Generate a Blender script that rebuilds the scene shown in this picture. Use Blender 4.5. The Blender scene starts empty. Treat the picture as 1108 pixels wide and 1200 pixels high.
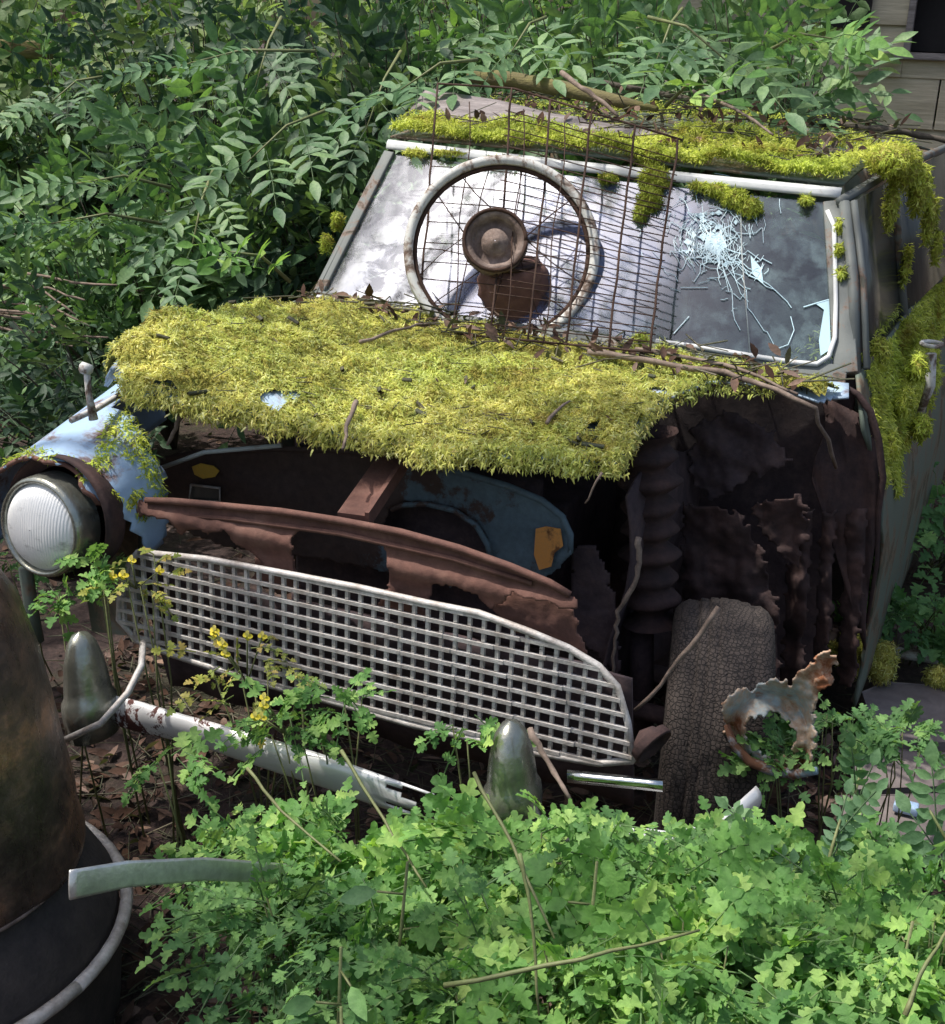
import bpy, math, random
import numpy as np
from mathutils import Vector, Matrix, noise
from mathutils.geometry import tessellate_polygon
random.seed(7); rng = np.random.default_rng(7)
S = bpy.context.scene; COL = S.collection
R = math.radians

# ------------------------------------------------------------------ camera
CAM = dict(loc=(1.0024, -1.8855, 1.5853), yaw=-0.39277, pitch=-0.34601, roll=0.03994, f=1535.2)
def _axes():
    y, p, r = CAM['yaw'], CAM['pitch'], CAM['roll']
    fw = Vector((math.sin(y)*math.cos(p), math.cos(y)*math.cos(p), math.sin(p)))
    rt = fw.cross(Vector((0, 0, 1))).normalized(); up = rt.cross(fw)
    return math.cos(r)*rt + math.sin(r)*up, -math.sin(r)*rt + math.cos(r)*up, fw
CR, CU, CF = _axes(); CO = Vector(CAM['loc'])
cam = bpy.data.cameras.new('camera'); cam.sensor_fit = 'VERTICAL'; cam.sensor_height = 24
cam.lens = CAM['f']/1200*24; cam.clip_end = 500; cam.clip_start = 0.05
co = bpy.data.objects.new('camera', cam); COL.objects.link(co)
m = Matrix((CR, CU, -CF)).transposed().to_4x4(); m.translation = CO; co.matrix_world = m
S.camera = co
# survey helpers: a sight line of the photograph met with a known plane of the place
def ray(px, py): return CF + CR*((px-554)/CAM['f']) - CU*((py-600)/CAM['f'])
def A(px, py, y):
    d = ray(px, py); return CO + d*((y-CO.y)/d.y)
def AZ(px, py, z):
    d = ray(px, py); return CO + d*((z-CO.z)/d.z)
def hit_z(px, py, fn, z=.9):
    for _ in range(12):
        P = AZ(px, py, z); z = .5*z+.5*fn(P.x, P.y)
    return P
def hit_y(px, py, fn, y=1.1):
    for _ in range(14):
        P = A(px, py, y); y = .5*y+.5*fn(P.x, P.z)
    return P

# ------------------------------------------------------------------ render, sky, sun
S.render.engine = 'CYCLES'; S.view_settings.view_transform = 'Standard'; S.view_settings.look = 'None'
S.view_settings.exposure = 0; S.cycles.use_denoising = True; S.cycles.max_bounces = 7
S.cycles.transparent_max_bounces = 10
sunv = Vector((-.42, -.16, 1.0)).normalized()
w = bpy.data.worlds.new('World'); S.world = w; w.use_nodes = True
nt = w.node_tree; bg = nt.nodes['Background']; sk = nt.nodes.new('ShaderNodeTexSky')
sk.sky_type = 'NISHITA'; sk.sun_disc = False
sk.sun_elevation = math.asin(sunv.z); sk.sun_rotation = math.atan2(sunv.x, sunv.y)
sk.air_density = 1.4; sk.dust_density = 4.5
nt.links.new(sk.outputs[0], bg.inputs[0]); bg.inputs[1].default_value = .15
sl = bpy.data.lights.new('sun', 'SUN'); sl.energy = 5.0; sl.angle = R(.9); sl.color = (1, .95, .86)
so = bpy.data.objects.new('sun', sl); COL.objects.link(so)
so.rotation_euler = sunv.to_track_quat('Z', 'Y').to_euler()

# ------------------------------------------------------------------ materials
class NT:
    def __init__(s, name):
        s.m = bpy.data.materials.new(name); s.m.use_nodes = True; s.t = s.m.node_tree
        s.b = s.t.nodes['Principled BSDF']; s.out = s.t.nodes['Material Output']
        s.tc = s.n('ShaderNodeTexCoord')
    def n(s, k, **kw):
        x = s.t.nodes.new(k)
        for a, b in kw.items(): setattr(x, a, b)
        return x
    def l(s, a, b): s.t.links.new(a, b)
    def noise(s, scale, detail=6, rough=.6, vec=None, stretch=None, dist=0):
        n = s.n('ShaderNodeTexNoise'); n.inputs['Scale'].default_value = scale
        n.inputs['Detail'].default_value = detail; n.inputs['Roughness'].default_value = rough
        n.inputs['Distortion'].default_value = dist
        v = vec or s.tc.outputs['Object']
        if stretch:
            mp = s.n('ShaderNodeMapping'); mp.inputs['Scale'].default_value = stretch; s.l(v, mp.inputs[0]); v = mp.outputs[0]
        s.l(v, n.inputs['Vector']); return n.outputs['Fac']
    def ramp(s, fac, stops, interp='LINEAR'):
        r = s.n('ShaderNodeValToRGB'); r.color_ramp.interpolation = interp; e = r.color_ramp.elements
        while len(e) < len(stops): e.new(.5)
        for i, (p, c) in enumerate(stops):
            e[i].position = p; e[i].color = (c, c, c, 1) if isinstance(c, (int, float)) else (*c, 1)
        s.l(fac, r.inputs[0]); return r.outputs[0]
    def mix(s, fac, a, b, mode='MIX'):
        x = s.n('ShaderNodeMix', data_type='RGBA', blend_type=mode)
        for i, v in ((0, fac), (6, a), (7, b)):
            sock = x.inputs[i]
            if isinstance(v, bpy.types.NodeSocket): s.l(v, sock)
            elif isinstance(v, (int, float)): sock.default_value = v if i == 0 else (v, v, v, 1)
            else: sock.default_value = (*v, 1)
        return x.outputs[2]
    def math(s, op, a, b=0.):
        x = s.n('ShaderNodeMath', operation=op)
        for sock, v in ((x.inputs[0], a), (x.inputs[1], b)):
            if isinstance(v, (int, float)): sock.default_value = v
            else: s.l(v, sock)
        return x.outputs[0]
    def bump(s, h, strength=.5, dist=.01):
        b = s.n('ShaderNodeBump'); b.inputs['Strength'].default_value = strength; b.inputs['Distance'].default_value = dist
        s.l(h, b.inputs['Height']); s.l(b.outputs[0], s.b.inputs['Normal'])
    def set(s, col=None, rough=None, metal=None):
        for k, v in (('Base Color', col), ('Roughness', rough), ('Metallic', metal)):
            if v is None: continue
            if isinstance(v, bpy.types.NodeSocket): s.l(v, s.b.inputs[k])
            elif isinstance(v, (int, float)): s.b.inputs[k].default_value = v
            else: s.b.inputs[k].default_value = (*v, 1)
        return s.m

def m_rust(name, cols, scale=14, rough=.85, dark=.0):
    s = NT(name); a = s.noise(scale, 8, .7); b = s.noise(scale*5, 5, .7)
    c = s.ramp(a, [(.3+.03*i*5/len(cols), x) for i, x in enumerate(cols)])
    n = len(cols)
    r = s.t.nodes[-1]
    for i, e in enumerate(r.color_ramp.elements): e.position = .28+.44*i/(n-1)
    c = s.mix(.35, c, s.ramp(b, [(.3, (.25, .2, .2)), (.7, (1.3, 1.2, 1.1))]), 'MULTIPLY')
    s.bump(b, .5, .004); return s.set(c, rough, .15)
def m_paint(name, base, under, cover=.5, scale=7, rough=.35, spots=(.1, .035, .018)):
    s = NT(name); a = s.noise(scale, 10, .68, dist=.4); g = s.noise(scale*7, 6, .7)
    mask = s.ramp(a, [(cover-.03, 1.), (cover+.03, 0.)])
    edge = s.ramp(a, [(cover-.09, 0.), (cover-.02, 1.)])
    pc = s.mix(s.math('MULTIPLY', g, .35), base, (.16, .18, .17))
    uc = s.mix(g, under, spots)
    c = s.mix(mask, uc, s.mix(s.math('MULTIPLY', edge, .6), pc, (.2, .09, .04)))
    s.bump(s.math('ADD', mask, s.math('MULTIPLY', g, .4)), .5, .003)
    return s.set(c, s.math('SUBTRACT', .9, s.math('MULTIPLY', mask, .9-rough-.12)))
def m_leaf(name, ca, cb, cc, trans=.35, rough=.45, spec=.4):
    s = NT(name); g = s.n('ShaderNodeNewGeometry')
    c = s.ramp(g.outputs['Random Per Island'], [(0, ca), (.6, cb), (1, cc)])
    big = s.noise(5, 4)
    c = s.mix(.8, c, s.ramp(big, [(.32, (.5, .58, .62)), (.5, (.95, .95, .9)), (.68, (1.35, 1.25, 1.0))]), 'MULTIPLY')
    c = s.mix(g.outputs['Backfacing'], c, s.mix(.5, c, (.14, .17, .12)))
    fn_ = s.noise(90, 4, .6); c = s.mix(.55, c, s.ramp(fn_, [(.35, (.6, .66, .6)), (.65, (1.25, 1.2, 1.15))]), 'MULTIPLY')
    b_ = s.n('ShaderNodeBump'); b_.inputs['Strength'].default_value = .5; b_.inputs['Distance'].default_value = .004; s.l(fn_, b_.inputs['Height']); s.l(b_.outputs[0], s.b.inputs['Normal'])
    s.set(c, rough+.1); s.b.inputs['Specular IOR Level'].default_value = spec*.7
    tr = s.n('ShaderNodeBsdfTranslucent'); tc = s.mix(1., c, (1.6, 1.9, .7), 'MULTIPLY'); s.l(tc, tr.inputs[0])
    mx = s.n('ShaderNodeMixShader'); mx.inputs[0].default_value = trans
    s.l(s.b.outputs[0], mx.inputs[1]); s.l(tr.outputs[0], mx.inputs[2]); s.l(mx.outputs[0], s.out.inputs[0]); return s.m
def m_moss(name, cols, big=9):
    s = NT(name); g = s.n('ShaderNodeNewGeometry')
    c = s.ramp(g.outputs['Random Per Island'], [(0, cols[0]), (.35, cols[1]), (.75, cols[2]), (1, cols[3])])
    a = s.noise(big, 5, .6)
    c = s.mix(1., c, s.ramp(a, [(.30, (.50, .36, .30)), (.42, (.80, .80, .70)), (.52, (1.0, 1.0, 1.0)), (.7, (1.15, 1.12, 1.1))]), 'MULTIPLY')
    a2 = s.noise(38, 4, .6); c = s.mix(1., c, s.ramp(a2, [(.32, (.42, .45, .36)), (.5, (.95, .97, .9)), (.68, (1.2, 1.15, 1.15))]), 'MULTIPLY')
    a3 = s.noise(3, 3, .5); c = s.mix(s.ramp(a3, [(.4, 0.), (.62, .45)]), c, s.mix(1., c, (.72, .95, .75), 'MULTIPLY'))
    s.set(c, .8); s.b.inputs['Specular IOR Level'].default_value = .2
    tr = s.n('ShaderNodeBsdfTranslucent'); s.l(c, tr.inputs[0])
    mx = s.n('ShaderNodeMixShader'); mx.inputs[0].default_value = .42
    s.l(s.b.outputs[0], mx.inputs[1]); s.l(tr.outputs[0], mx.inputs[2]); s.l(mx.outputs[0], s.out.inputs[0]); return s.m
def m_plain(name, c1, c2, scale=12, rough=.6, metal=0., stretch=None, bump=.3, bd=.004):
    s = NT(name); a = s.noise(scale, 8, .65, stretch=stretch); b = s.noise(scale*6, 5, .6, stretch=stretch)
    c = s.mix(s.ramp(a, [(.3, 0.), (.7, 1.)]), c1, c2)
    c = s.mix(.3, c, s.ramp(b, [(.3, .4), (.7, 1.3)]), 'MULTIPLY')
    s.bump(b, bump, bd); return s.set(c, rough, metal)

M = {}
M['rust_dark'] = m_rust('dark rust', [(.022, .015, .018), (.052, .030, .030), (.09, .048, .042)])
M['rust_void'] = m_rust('dark purplish rust', [(.034, .024, .030), (.074, .052, .060), (.13, .088, .088)])  # dark purplish brown, varied by noise
M['rust_brown'] = m_rust('brown rust', [(.09, .045, .038), (.17, .085, .068), (.26, .15, .12)], 9)
M['rust_orange'] = m_rust('orange rust', [(.10, .045, .03), (.30, .11, .045), (.54, .42, .32), (.40, .50, .54), (.36, .15, .07)], 12)
M['rust_wire'] = m_rust('rusty wire', [(.03, .018, .014), (.09, .045, .03)], 30)
M['blue'] = m_paint('pale blue paint over rust', (.38, .55, .80), (.13, .06, .035), .63, 9)
M['blue_dull'] = m_paint('dull blue paint flaking to rust', (.20, .32, .42), (.14, .07, .04), .50, 14)
M['blue_bonnet'] = m_paint('pale blue bonnet paint', (.42, .56, .74), (.10, .05, .03), .62, 16)
M['grey_green'] = m_paint('algae green paint', (.10, .13, .10), (.05, .055, .035), .58, 6, .6, (.12, .12, .08))
M['frame'] = m_paint('weathered pale frame', (.40, .45, .46), (.10, .10, .09), .66, 11, .35, (.14, .14, .13))
M['frame_dark'] = m_paint('grimy grey frame', (.13, .145, .145), (.07, .07, .06), .62, 14, .5, (.12, .12, .10))
M['rail'] = m_paint('white gutter paint', (.74, .76, .78), (.12, .10, .08), .70, 10, .35)
M['hub'] = m_rust('grey brown hub', [(.07, .05, .045), (.20, .15, .13), (.38, .31, .28)], 20)
M['chrome'] = m_plain('dulled chrome', (.62, .63, .62), (.85, .86, .85), 20, .16, 1., bump=.15)
M['steel'] = m_plain('flat silver trim', (.50, .50, .48), (.80, .80, .78), 14, .33, .7)
M['chrome_dull'] = m_plain('dirty green chrome', (.22, .23, .19), (.50, .51, .46), 11, .26, .8)
M['alu'] = m_plain('oxidised aluminium', (.34, .29, .26), (.74, .72, .71), 26, .55, .15)
M['rubber'] = m_plain('old rubber', (.030, .025, .026), (.065, .052, .048), 20, .85, 0., bump=.5)
M['wood_grey'] = m_plain('weathered grey wood', (.13, .11, .11), (.36, .32, .32), 7, .85, 0., (1, 9, 9), .7)
M['wood_shed'] = m_plain('weathered shed boards', (.36, .31, .22), (.66, .58, .45), 3, .9, 0., (.6, 1, 7), .6)
M['wood_mossy'] = m_plain('mossy timber', (.09, .07, .04), (.22, .20, .07), 7, .9, 0., (1, 5, 5), .7)
M['twig'] = m_plain('dry twig', (.10, .07, .055), (.30, .23, .19), 30, .85)
M['stem'] = m_plain('green stem', (.11, .15, .05), (.22, .22, .10), 18, .6)
M['bark'] = m_plain('bark', (.045, .038, .03), (.12, .10, .08), 12, .9, bump=.8)
M['dark_glass'] = m_plain('dark dusty glass', (.03, .034, .036), (.10, .105, .10), 6, .22, 0., (1, 1, .3), .05)
M['cloth'] = m_plain('faded seat vinyl', (.05, .045, .05), (.12, .10, .10), 12, .6)
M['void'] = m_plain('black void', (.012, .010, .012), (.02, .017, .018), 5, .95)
M['slab'] = m_plain('weathered slab', (.12, .10, .10), (.24, .205, .20), 5, .9, 0., None, .7)
M['white_paint'] = m_paint('flaking white paint', (.72, .72, .70), (.2, .17, .14), .58, 20, .5)
M['orange_paint'] = m_paint('orange primer patch', (.75, .30, .05), (.3, .12, .03), .66, 20, .5)
M['yellow_paint'] = m_paint('yellow label', (.78, .48, .04), (.2, .1, .03), .62, 25, .5)
M['petal'] = m_leaf('yellow petals', (.8, .62, .03), (.85, .7, .08), (.8, .7, .3), .3)
M['gold_leaf'] = m_leaf('yellowing leaves', (.26, .34, .09), (.38, .40, .10), (.55, .42, .16), .35)
M['moss'] = m_moss('yellow green moss', [(.50, .42, .16), (.70, .70, .20), (.82, .82, .28), (.90, .89, .52)])
M['moss_g'] = m_moss('green moss', [(.34, .38, .07), (.56, .61, .10), (.72, .77, .15), (.85, .87, .30)])
M['moss_base'] = m_plain('moss mat', (.22, .19, .03), (.62, .58, .12), 40, .95, bump=1., bd=.01)
M['litter'] = m_leaf('dead leaves', (.045, .028, .025), (.10, .06, .05), (.24, .17, .155), .1, .8, .1)
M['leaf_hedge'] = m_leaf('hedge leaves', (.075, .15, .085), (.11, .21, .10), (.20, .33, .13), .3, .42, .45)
M['leaf_hedge_shaded'] = m_leaf('hedge leaves in painted shade', (.03, .065, .045), (.05, .10, .06), (.09, .16, .08), .25, .42, .4)  # hedge green darkened to put shade into the colour
M['leaf_ash'] = m_leaf('ash leaves', (.11, .21, .11), (.16, .28, .15), (.24, .38, .19), .3, .4, .5)
M['leaf_far'] = m_leaf('distant leaves', (.12, .19, .09), (.18, .28, .12), (.36, .42, .24), .4, .45, .4)
M['leaf_fg'] = m_leaf('celandine leaves', (.10, .23, .07), (.19, .38, .12), (.42, .60, .20), .38, .5, .35)
M['leaf_shaded'] = m_leaf('leaves in painted shade', (.09, .20, .08), (.14, .29, .11), (.24, .42, .15), .35, .5, .35)  # darker copy of the celandine green, shade put into its colour
M['leaf_blue'] = m_leaf('blue green leaflets', (.10, .20, .10), (.15, .28, .15), (.24, .38, .22), .3, .5, .35)
def _ground():
    s = NT('woodland soil'); a = s.noise(3, 8, .7); b = s.noise(40, 8, .75)
    c = s.ramp(b, [(.3, (.018, .011, .010)), (.5, (.05, .03, .027)), (.7, (.12, .075, .065))])
    c = s.mix(s.ramp(a, [(.5, 0.), (.65, .6)]), c, (.05, .06, .025)); s.bump(b, 1., .02); return s.set(c, .95)
M['ground'] = _ground()
def _screen():      # old windscreen glass: clear where clean, sky glare painted in film, dirt in streaks
    s = NT('dirty windscreen glass with painted glare'); sp = s.n('ShaderNodeSeparateXYZ'); s.l(s.tc.outputs['Generated'], sp.inputs[0])
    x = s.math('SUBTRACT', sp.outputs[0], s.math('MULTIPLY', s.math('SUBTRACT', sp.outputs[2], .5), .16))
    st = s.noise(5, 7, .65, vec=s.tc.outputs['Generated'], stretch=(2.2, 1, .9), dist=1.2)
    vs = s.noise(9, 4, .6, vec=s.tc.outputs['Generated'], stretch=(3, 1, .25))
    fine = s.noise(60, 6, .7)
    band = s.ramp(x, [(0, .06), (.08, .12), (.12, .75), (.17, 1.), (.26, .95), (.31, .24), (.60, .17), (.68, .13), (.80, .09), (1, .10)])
    glare_dirt = s.math('MULTIPLY', band, s.ramp(st, [(.42, .08), (.52, 1.)]))
    glare_dirt = s.math('ADD', glare_dirt, s.math('MULTIPLY', s.ramp(vs, [(.48, 0.), (.62, 1.)]), .16))
    glare_dirt = s.math('ADD', glare_dirt, s.math('MULTIPLY', fine, .06))
    glare_dirt = s.math('MINIMUM', glare_dirt, .96)
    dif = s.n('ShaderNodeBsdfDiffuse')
    s.l(s.ramp(x, [(.25, (.92, .93, .97)), (.36, (.30, .36, .72)), (.62, (.28, .35, .66)), (.75, (.28, .40, .42))]), dif.inputs[0])  # white glare and blue sky reflection put into the diffuse colour
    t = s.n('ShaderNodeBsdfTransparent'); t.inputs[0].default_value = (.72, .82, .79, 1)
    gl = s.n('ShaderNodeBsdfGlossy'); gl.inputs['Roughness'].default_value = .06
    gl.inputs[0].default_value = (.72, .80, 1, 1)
    m1 = s.n('ShaderNodeMixShader'); s.l(glare_dirt, m1.inputs[0]); s.l(t.outputs[0], m1.inputs[1]); s.l(dif.outputs[0], m1.inputs[2])
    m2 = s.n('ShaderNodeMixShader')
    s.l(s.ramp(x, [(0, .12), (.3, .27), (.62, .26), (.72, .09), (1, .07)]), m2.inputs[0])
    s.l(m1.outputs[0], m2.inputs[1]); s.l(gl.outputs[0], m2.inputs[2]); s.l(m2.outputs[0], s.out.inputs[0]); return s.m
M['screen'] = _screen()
def _crack():
    s = NT('crushed glass'); s.set((.42, .62, .72), .3); s.b.inputs['Specular IOR Level'].default_value = .8; return s.m
M['crack'] = _crack()
def _lens():
    s = NT('dirty headlamp reflector'); a = s.noise(9, 8, .7, stretch=(1, 1, 2.4)); wv = s.n('ShaderNodeTexWave'); wv.inputs['Scale'].default_value = 55; s.l(s.tc.outputs['Object'], wv.inputs['Vector']); s.bump(wv.outputs['Fac'], .35, .002)
    c = s.ramp(a, [(.34, (.45, .46, .45)), (.46, (.96, .97, .97))]); return s.set(c, s.ramp(a, [(.4, .5), (.6, .4)]), .05)
M['lens'] = _lens()
def _bumper():
    s = NT('peeling chrome bumper'); a = s.noise(9, 9, .7, dist=.6); sp = s.n('ShaderNodeSeparateXYZ'); s.l(s.tc.outputs['Object'], sp.inputs[0])
    k = s.ramp(s.math('ADD', s.math('MULTIPLY', s.math('ADD', sp.outputs[0], .42), 2.2), s.math('MULTIPLY', s.math('SUBTRACT', a, .45), 3.2)), [(.42, 0.), (.50, 1.)])
    c = s.mix(k, s.mix(a, (.045, .015, .014), (.13, .04, .032)), (.82, .82, .84)); s.bump(a, .3, .003)
    return s.set(c, s.ramp(k, [(0, .8), (1, .38)]), s.math('MULTIPLY', k, .35))
M['bumper'] = _bumper()
def _tyre():
    s = NT('worn tyre tread'); v = s.n('ShaderNodeTexVoronoi'); v.feature = 'DISTANCE_TO_EDGE'; v.inputs['Scale'].default_value = 120; v.inputs['Randomness'].default_value = .55
    s.l(s.tc.outputs['Object'], v.inputs['Vector']); g = s.ramp(v.outputs['Distance'], [(.03, 0.), (.14, 1.)])
    a = s.noise(12, 8, .7); c = s.mix(g, (.018, .014, .013), s.mix(a, (.042, .033, .030), (.072, .056, .050)))
    s.bump(s.math('ADD', g, s.math('MULTIPLY', a, .8)), .6, .005); return s.set(c, .85)
M['tyre'] = _tyre()
def _inner():
    s = NT('blue and rust inner panel'); sp = s.n('ShaderNodeSeparateXYZ'); s.l(s.tc.outputs['Generated'], sp.inputs[0])
    a = s.noise(9, 9, .7); f = s.noise(60, 5, .7)
    k = s.ramp(s.math('ADD', sp.outputs[0], s.math('MULTIPLY', s.math('SUBTRACT', a, .5), 1.6)), [(.66, 0.), (.76, 1.)])
    c = s.mix(k, s.mix(f, (.02, .014, .013), (.10, .06, .05)), s.mix(f, (.05, .07, .085), (.14, .21, .26)))
    s.bump(f, .4, .004); return s.set(c, .75)
M['inner'] = _inner()
def _pot():
    s = NT('heat stained copper brown metal'); a = s.noise(4, 9, .7, stretch=(1, 1, 1.6)); f = s.noise(50, 5, .7); sp = s.n('ShaderNodeSeparateXYZ')
    s.l(s.tc.outputs['Generated'], sp.inputs[0])
    c = s.ramp(a, [(.3, (.05, .038, .035)), (.46, (.10, .072, .06)), (.54, (.19, .12, .09)), (.62, (.40, .21, .13)), (.74, (.60, .42, .32))])
    c = s.mix(.4, c, s.ramp(f, [(.35, .35), (.65, 1.35)]), 'MULTIPLY'); sc_ = s.noise(9, 6, .7, stretch=(3, 3, 1)); c = s.mix(.2, c, s.ramp(sc_, [(.38, .3), (.6, 1.5)]), 'MULTIPLY'); s.bump(f, .5, .005); return s.set(c, s.ramp(sc_, [(.4, .25), (.6, .42)]), .5)
M['pot'] = _pot()

# ------------------------------------------------------------------ mesh builders
class MB:
    def __init__(s): s.v = []; s.f = []
    def add(s, vs, fs):
        o = len(s.v); s.v += [tuple(x) for x in vs]; s.f += [tuple(i+o for i in f) for f in fs]
    def box(s, c, size, rot=None, bev=0):
        hx, hy, hz = [a/2 for a in size]; c = Vector(c)
        vs = [Vector((x, y, z)) for x in (-hx, hx) for y in (-hy, hy) for z in (-hz, hz)]
        if rot is not None: vs = [rot @ v for v in vs]
        s.add([c+v for v in vs], [(0, 1, 3, 2), (4, 6, 7, 5), (0, 4, 5, 1), (2, 3, 7, 6), (0, 2, 6, 4), (1, 5, 7, 3)])
    def tube(s, pts, r, seg=6, flat=None):
        pts = [Vector(p) for p in pts]; n = len(pts); vs = []
        rr = r if isinstance(r, (list, tuple)) else [r]*n
        pn = None
        for i, p in enumerate(pts):
            t = (pts[min(i+1, n-1)]-pts[max(i-1, 0)])
            t = t.normalized() if t.length > 1e-9 else Vector((0, 0, 1))
            if pn is None: pn = t.orthogonal().normalized()
            pn = (pn-t*pn.dot(t)); pn = pn.normalized() if pn.length > 1e-6 else t.orthogonal().normalized()
            b = t.cross(pn)
            for k in range(seg):
                a = 2*math.pi*k/seg; vs.append(p+(pn*math.cos(a)+b*math.sin(a))*rr[i])
        fs = [(i*seg+k, i*seg+(k+1) % seg, (i+1)*seg+(k+1) % seg, (i+1)*seg+k) for i in range(n-1) for k in range(seg)]
        fs += [tuple(range(seg))[::-1], tuple((n-1)*seg+k for k in range(seg))]
        s.add(vs, fs)
    def lathe(s, prof, seg=40, mat=None, jitter=0):
        vs = []
        for (r, z) in prof:
            for k in range(seg):
                a = 2*math.pi*k/seg; q = r*(1+jitter*noise.noise((math.cos(a)*2, math.sin(a)*2, z*6)))
                v = Vector((q*math.cos(a), q*math.sin(a), z)); vs.append(mat @ v if mat else v)
        n = len(prof)
        s.add(vs, [(i*seg+k, i*seg+(k+1) % seg, (i+1)*seg+(k+1) % seg, (i+1)*seg+k) for i in range(n-1) for k in range(seg)])
    def grid(s, fn, nu, nv, keep=None):
        vs = [fn(i/nu, j/nv) for j in range(nv+1) for i in range(nu+1)]
        fs = [(j*(nu+1)+i, j*(nu+1)+i+1, (j+1)*(nu+1)+i+1, (j+1)*(nu+1)+i) for j in range(nv) for i in range(nu)
              if keep is None or keep((i+.5)/nu, (j+.5)/nv)]
        s.add(vs, fs)
    def plate(s, outer, holes=(), th=.004, nrm=Vector((0, -1, 0))):
        polys = [outer]+list(holes); flat = [Vector(p) for q in polys for p in q]
        tris = tessellate_polygon([[Vector((p[0], p[2], 0)) for p in q] for q in polys]) if abs(nrm.y) > .5 else tessellate_polygon([[Vector((p[0], p[1], 0)) for p in q] for q in polys])
        n = len(flat); back = [p-nrm*th for p in flat]
        fs = [tuple(t) for t in tris]+[tuple(i+n for i in t)[::-1] for t in tris]
        o = 0
        for q in polys:
            k = len(q); fs += [(o+i, o+(i+1) % k, n+o+(i+1) % k, n+o+i) for i in range(k)]; o += k
        s.add(flat+back, fs)
    def sheet(s, outer, holes, yf, cell=3.2, jag=2.2, wav=.006):      # eroded sheet metal: clipped fine grid with a ragged edge
        x0 = min(p[0] for p in outer)-4; x1 = max(p[0] for p in outer)+4; y0 = min(p[1] for p in outer)-4; y1 = max(p[1] for p in outer)+4
        nx = int((x1-x0)/cell)+1; ny = int((y1-y0)/cell)+1; GX, GY = np.meshgrid(x0+cell*(np.arange(nx)+.5), y0+cell*(np.arange(ny)+.5))
        jx = np.array([noise.noise((a*.11, b*.11, 3)) for a, b in zip(GX.ravel(), GY.ravel())])*jag*1.6; jy = np.array([noise.noise((a*.13, b*.13, 9)) for a, b in zip(GX.ravel(), GY.ravel())])*jag*1.6
        X, Y = GX.ravel()+jx, GY.ravel()+jy; ok = inpoly(X, Y, outer)
        for h in holes: ok &= ~inpoly(X, Y, h)
        ok = ok.reshape(GX.shape); idx = {}
        def vid(i, j):
            if (i, j) not in idx:
                px, py = x0+cell*i, y0+cell*j; y = yf(px, py) if callable(yf) else yf
                idx[(i, j)] = len(s.v); s.v.append(tuple(A(px, py, y+wav*noise.noise((px*.03, py*.03, 1))+wav*.4*noise.noise((px*.12, py*.12, 5)))))
            return idx[(i, j)]
        for j in range(ny):
            for i in range(nx):
                if ok[j, i]: s.f.append((vid(i, j), vid(i, j+1), vid(i+1, j+1), vid(i+1, j)))
    def build(s, name, mat, parent=None, smooth=True, solid=0, bevel=0, sub=0, relax=0):
        me = bpy.data.meshes.new(name); me.from_pydata(s.v, [], s.f); me.validate()
        o = bpy.data.objects.new(name, me); COL.objects.link(o); me.materials.append(M[mat] if isinstance(mat, str) else mat)
        if smooth: me.polygons.foreach_set('use_smooth', [True]*len(me.polygons))
        if bevel:
            b = o.modifiers.new('bevel', 'BEVEL'); b.width = bevel; b.segments = 2; b.limit_method = 'ANGLE'
        if sub:
            b = o.modifiers.new('sub', 'SUBSURF'); b.levels = sub; b.render_levels = sub
        if relax:
            b = o.modifiers.new('relax', 'SMOOTH'); b.factor = .5; b.iterations = relax
        if solid:
            b = o.modifiers.new('solid', 'SOLIDIFY'); b.thickness = solid; b.offset = 0
        if parent: o.parent = parent; o.matrix_parent_inverse = parent.matrix_basis.inverted()
        return o
def tag(o, label=None, cat=None, group=None, kind=None):
    for k, v in (('label', label), ('category', cat), ('group', group), ('kind', kind)):
        if v: o[k] = v
    return o
def empty(name, loc, label, cat, group=None):
    o = bpy.data.objects.new(name, None); o.location = loc; o.empty_display_size = .1; COL.objects.link(o)
    return tag(o, label, cat, group)

# leaf / strand templates: unit length along +Y, normal +Z
def t_ovate():
    prof = [(0, 0), (.22, .17), (.5, .235), (.78, .14), (1, 0)]
    vs = [(0, y, -.05*y*y*3) for y, wd in prof]; L = []; Rr = []
    for y, wd in prof[1:-1]:
        L.append((-wd, y, wd*.30-.15*y*y)); Rr.append((wd, y, wd*.30-.15*y*y))
    vs += L+Rr
    return np.array(vs, float), [(0, 1, 5), (1, 2, 6, 5), (2, 3, 7, 6), (3, 4, 7), (0, 8, 1), (1, 8, 9, 2), (2, 9, 10, 3), (3, 10, 4)]
def t_lobed(k=0):
    r0 = random.Random(k+3)
    out = [(-.0, 0), (-.12, .06), (-.30, .10), (-.40, .17), (-.40, .26), (-.25, .33), (-.22, .38), (-.38, .46), (-.40, .56), (-.31, .63), (-.17, .64), (-.20, .76), (-.17, .88), (-.08, .95), (0, .98)]
    out = [(x*(1+r0.uniform(-.14, .14)), y+r0.uniform(-.025, .025) if y > 0 else y) for x, y in out]
    rt = [(-x*(1+r0.uniform(-.1, .1)), y) for x, y in out[1:-1]][::-1]
    ring = out+rt
    vs = [(0, .45, .0)]+[(x, y, abs(x)*.35-.18*y*y+r0.uniform(-.03, .03)) for x, y in ring]
    n = len(ring)
    return np.array(vs, float), [(0, 1+(i+1) % n, 1+i) for i in range(n)]
def t_round():
    n = 9; ring = [(math.sin(2*math.pi*i/n)*.42, .5-.5*math.cos(2*math.pi*i/n)) for i in range(n)]
    vs = [(0, .5, 0)]+[(x, y, abs(x)*.3-.12*y*y) for x, y in ring]
    return np.array(vs, float), [(0, 1+i, 1+(i+1) % n) for i in range(n)][::-1]
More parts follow.
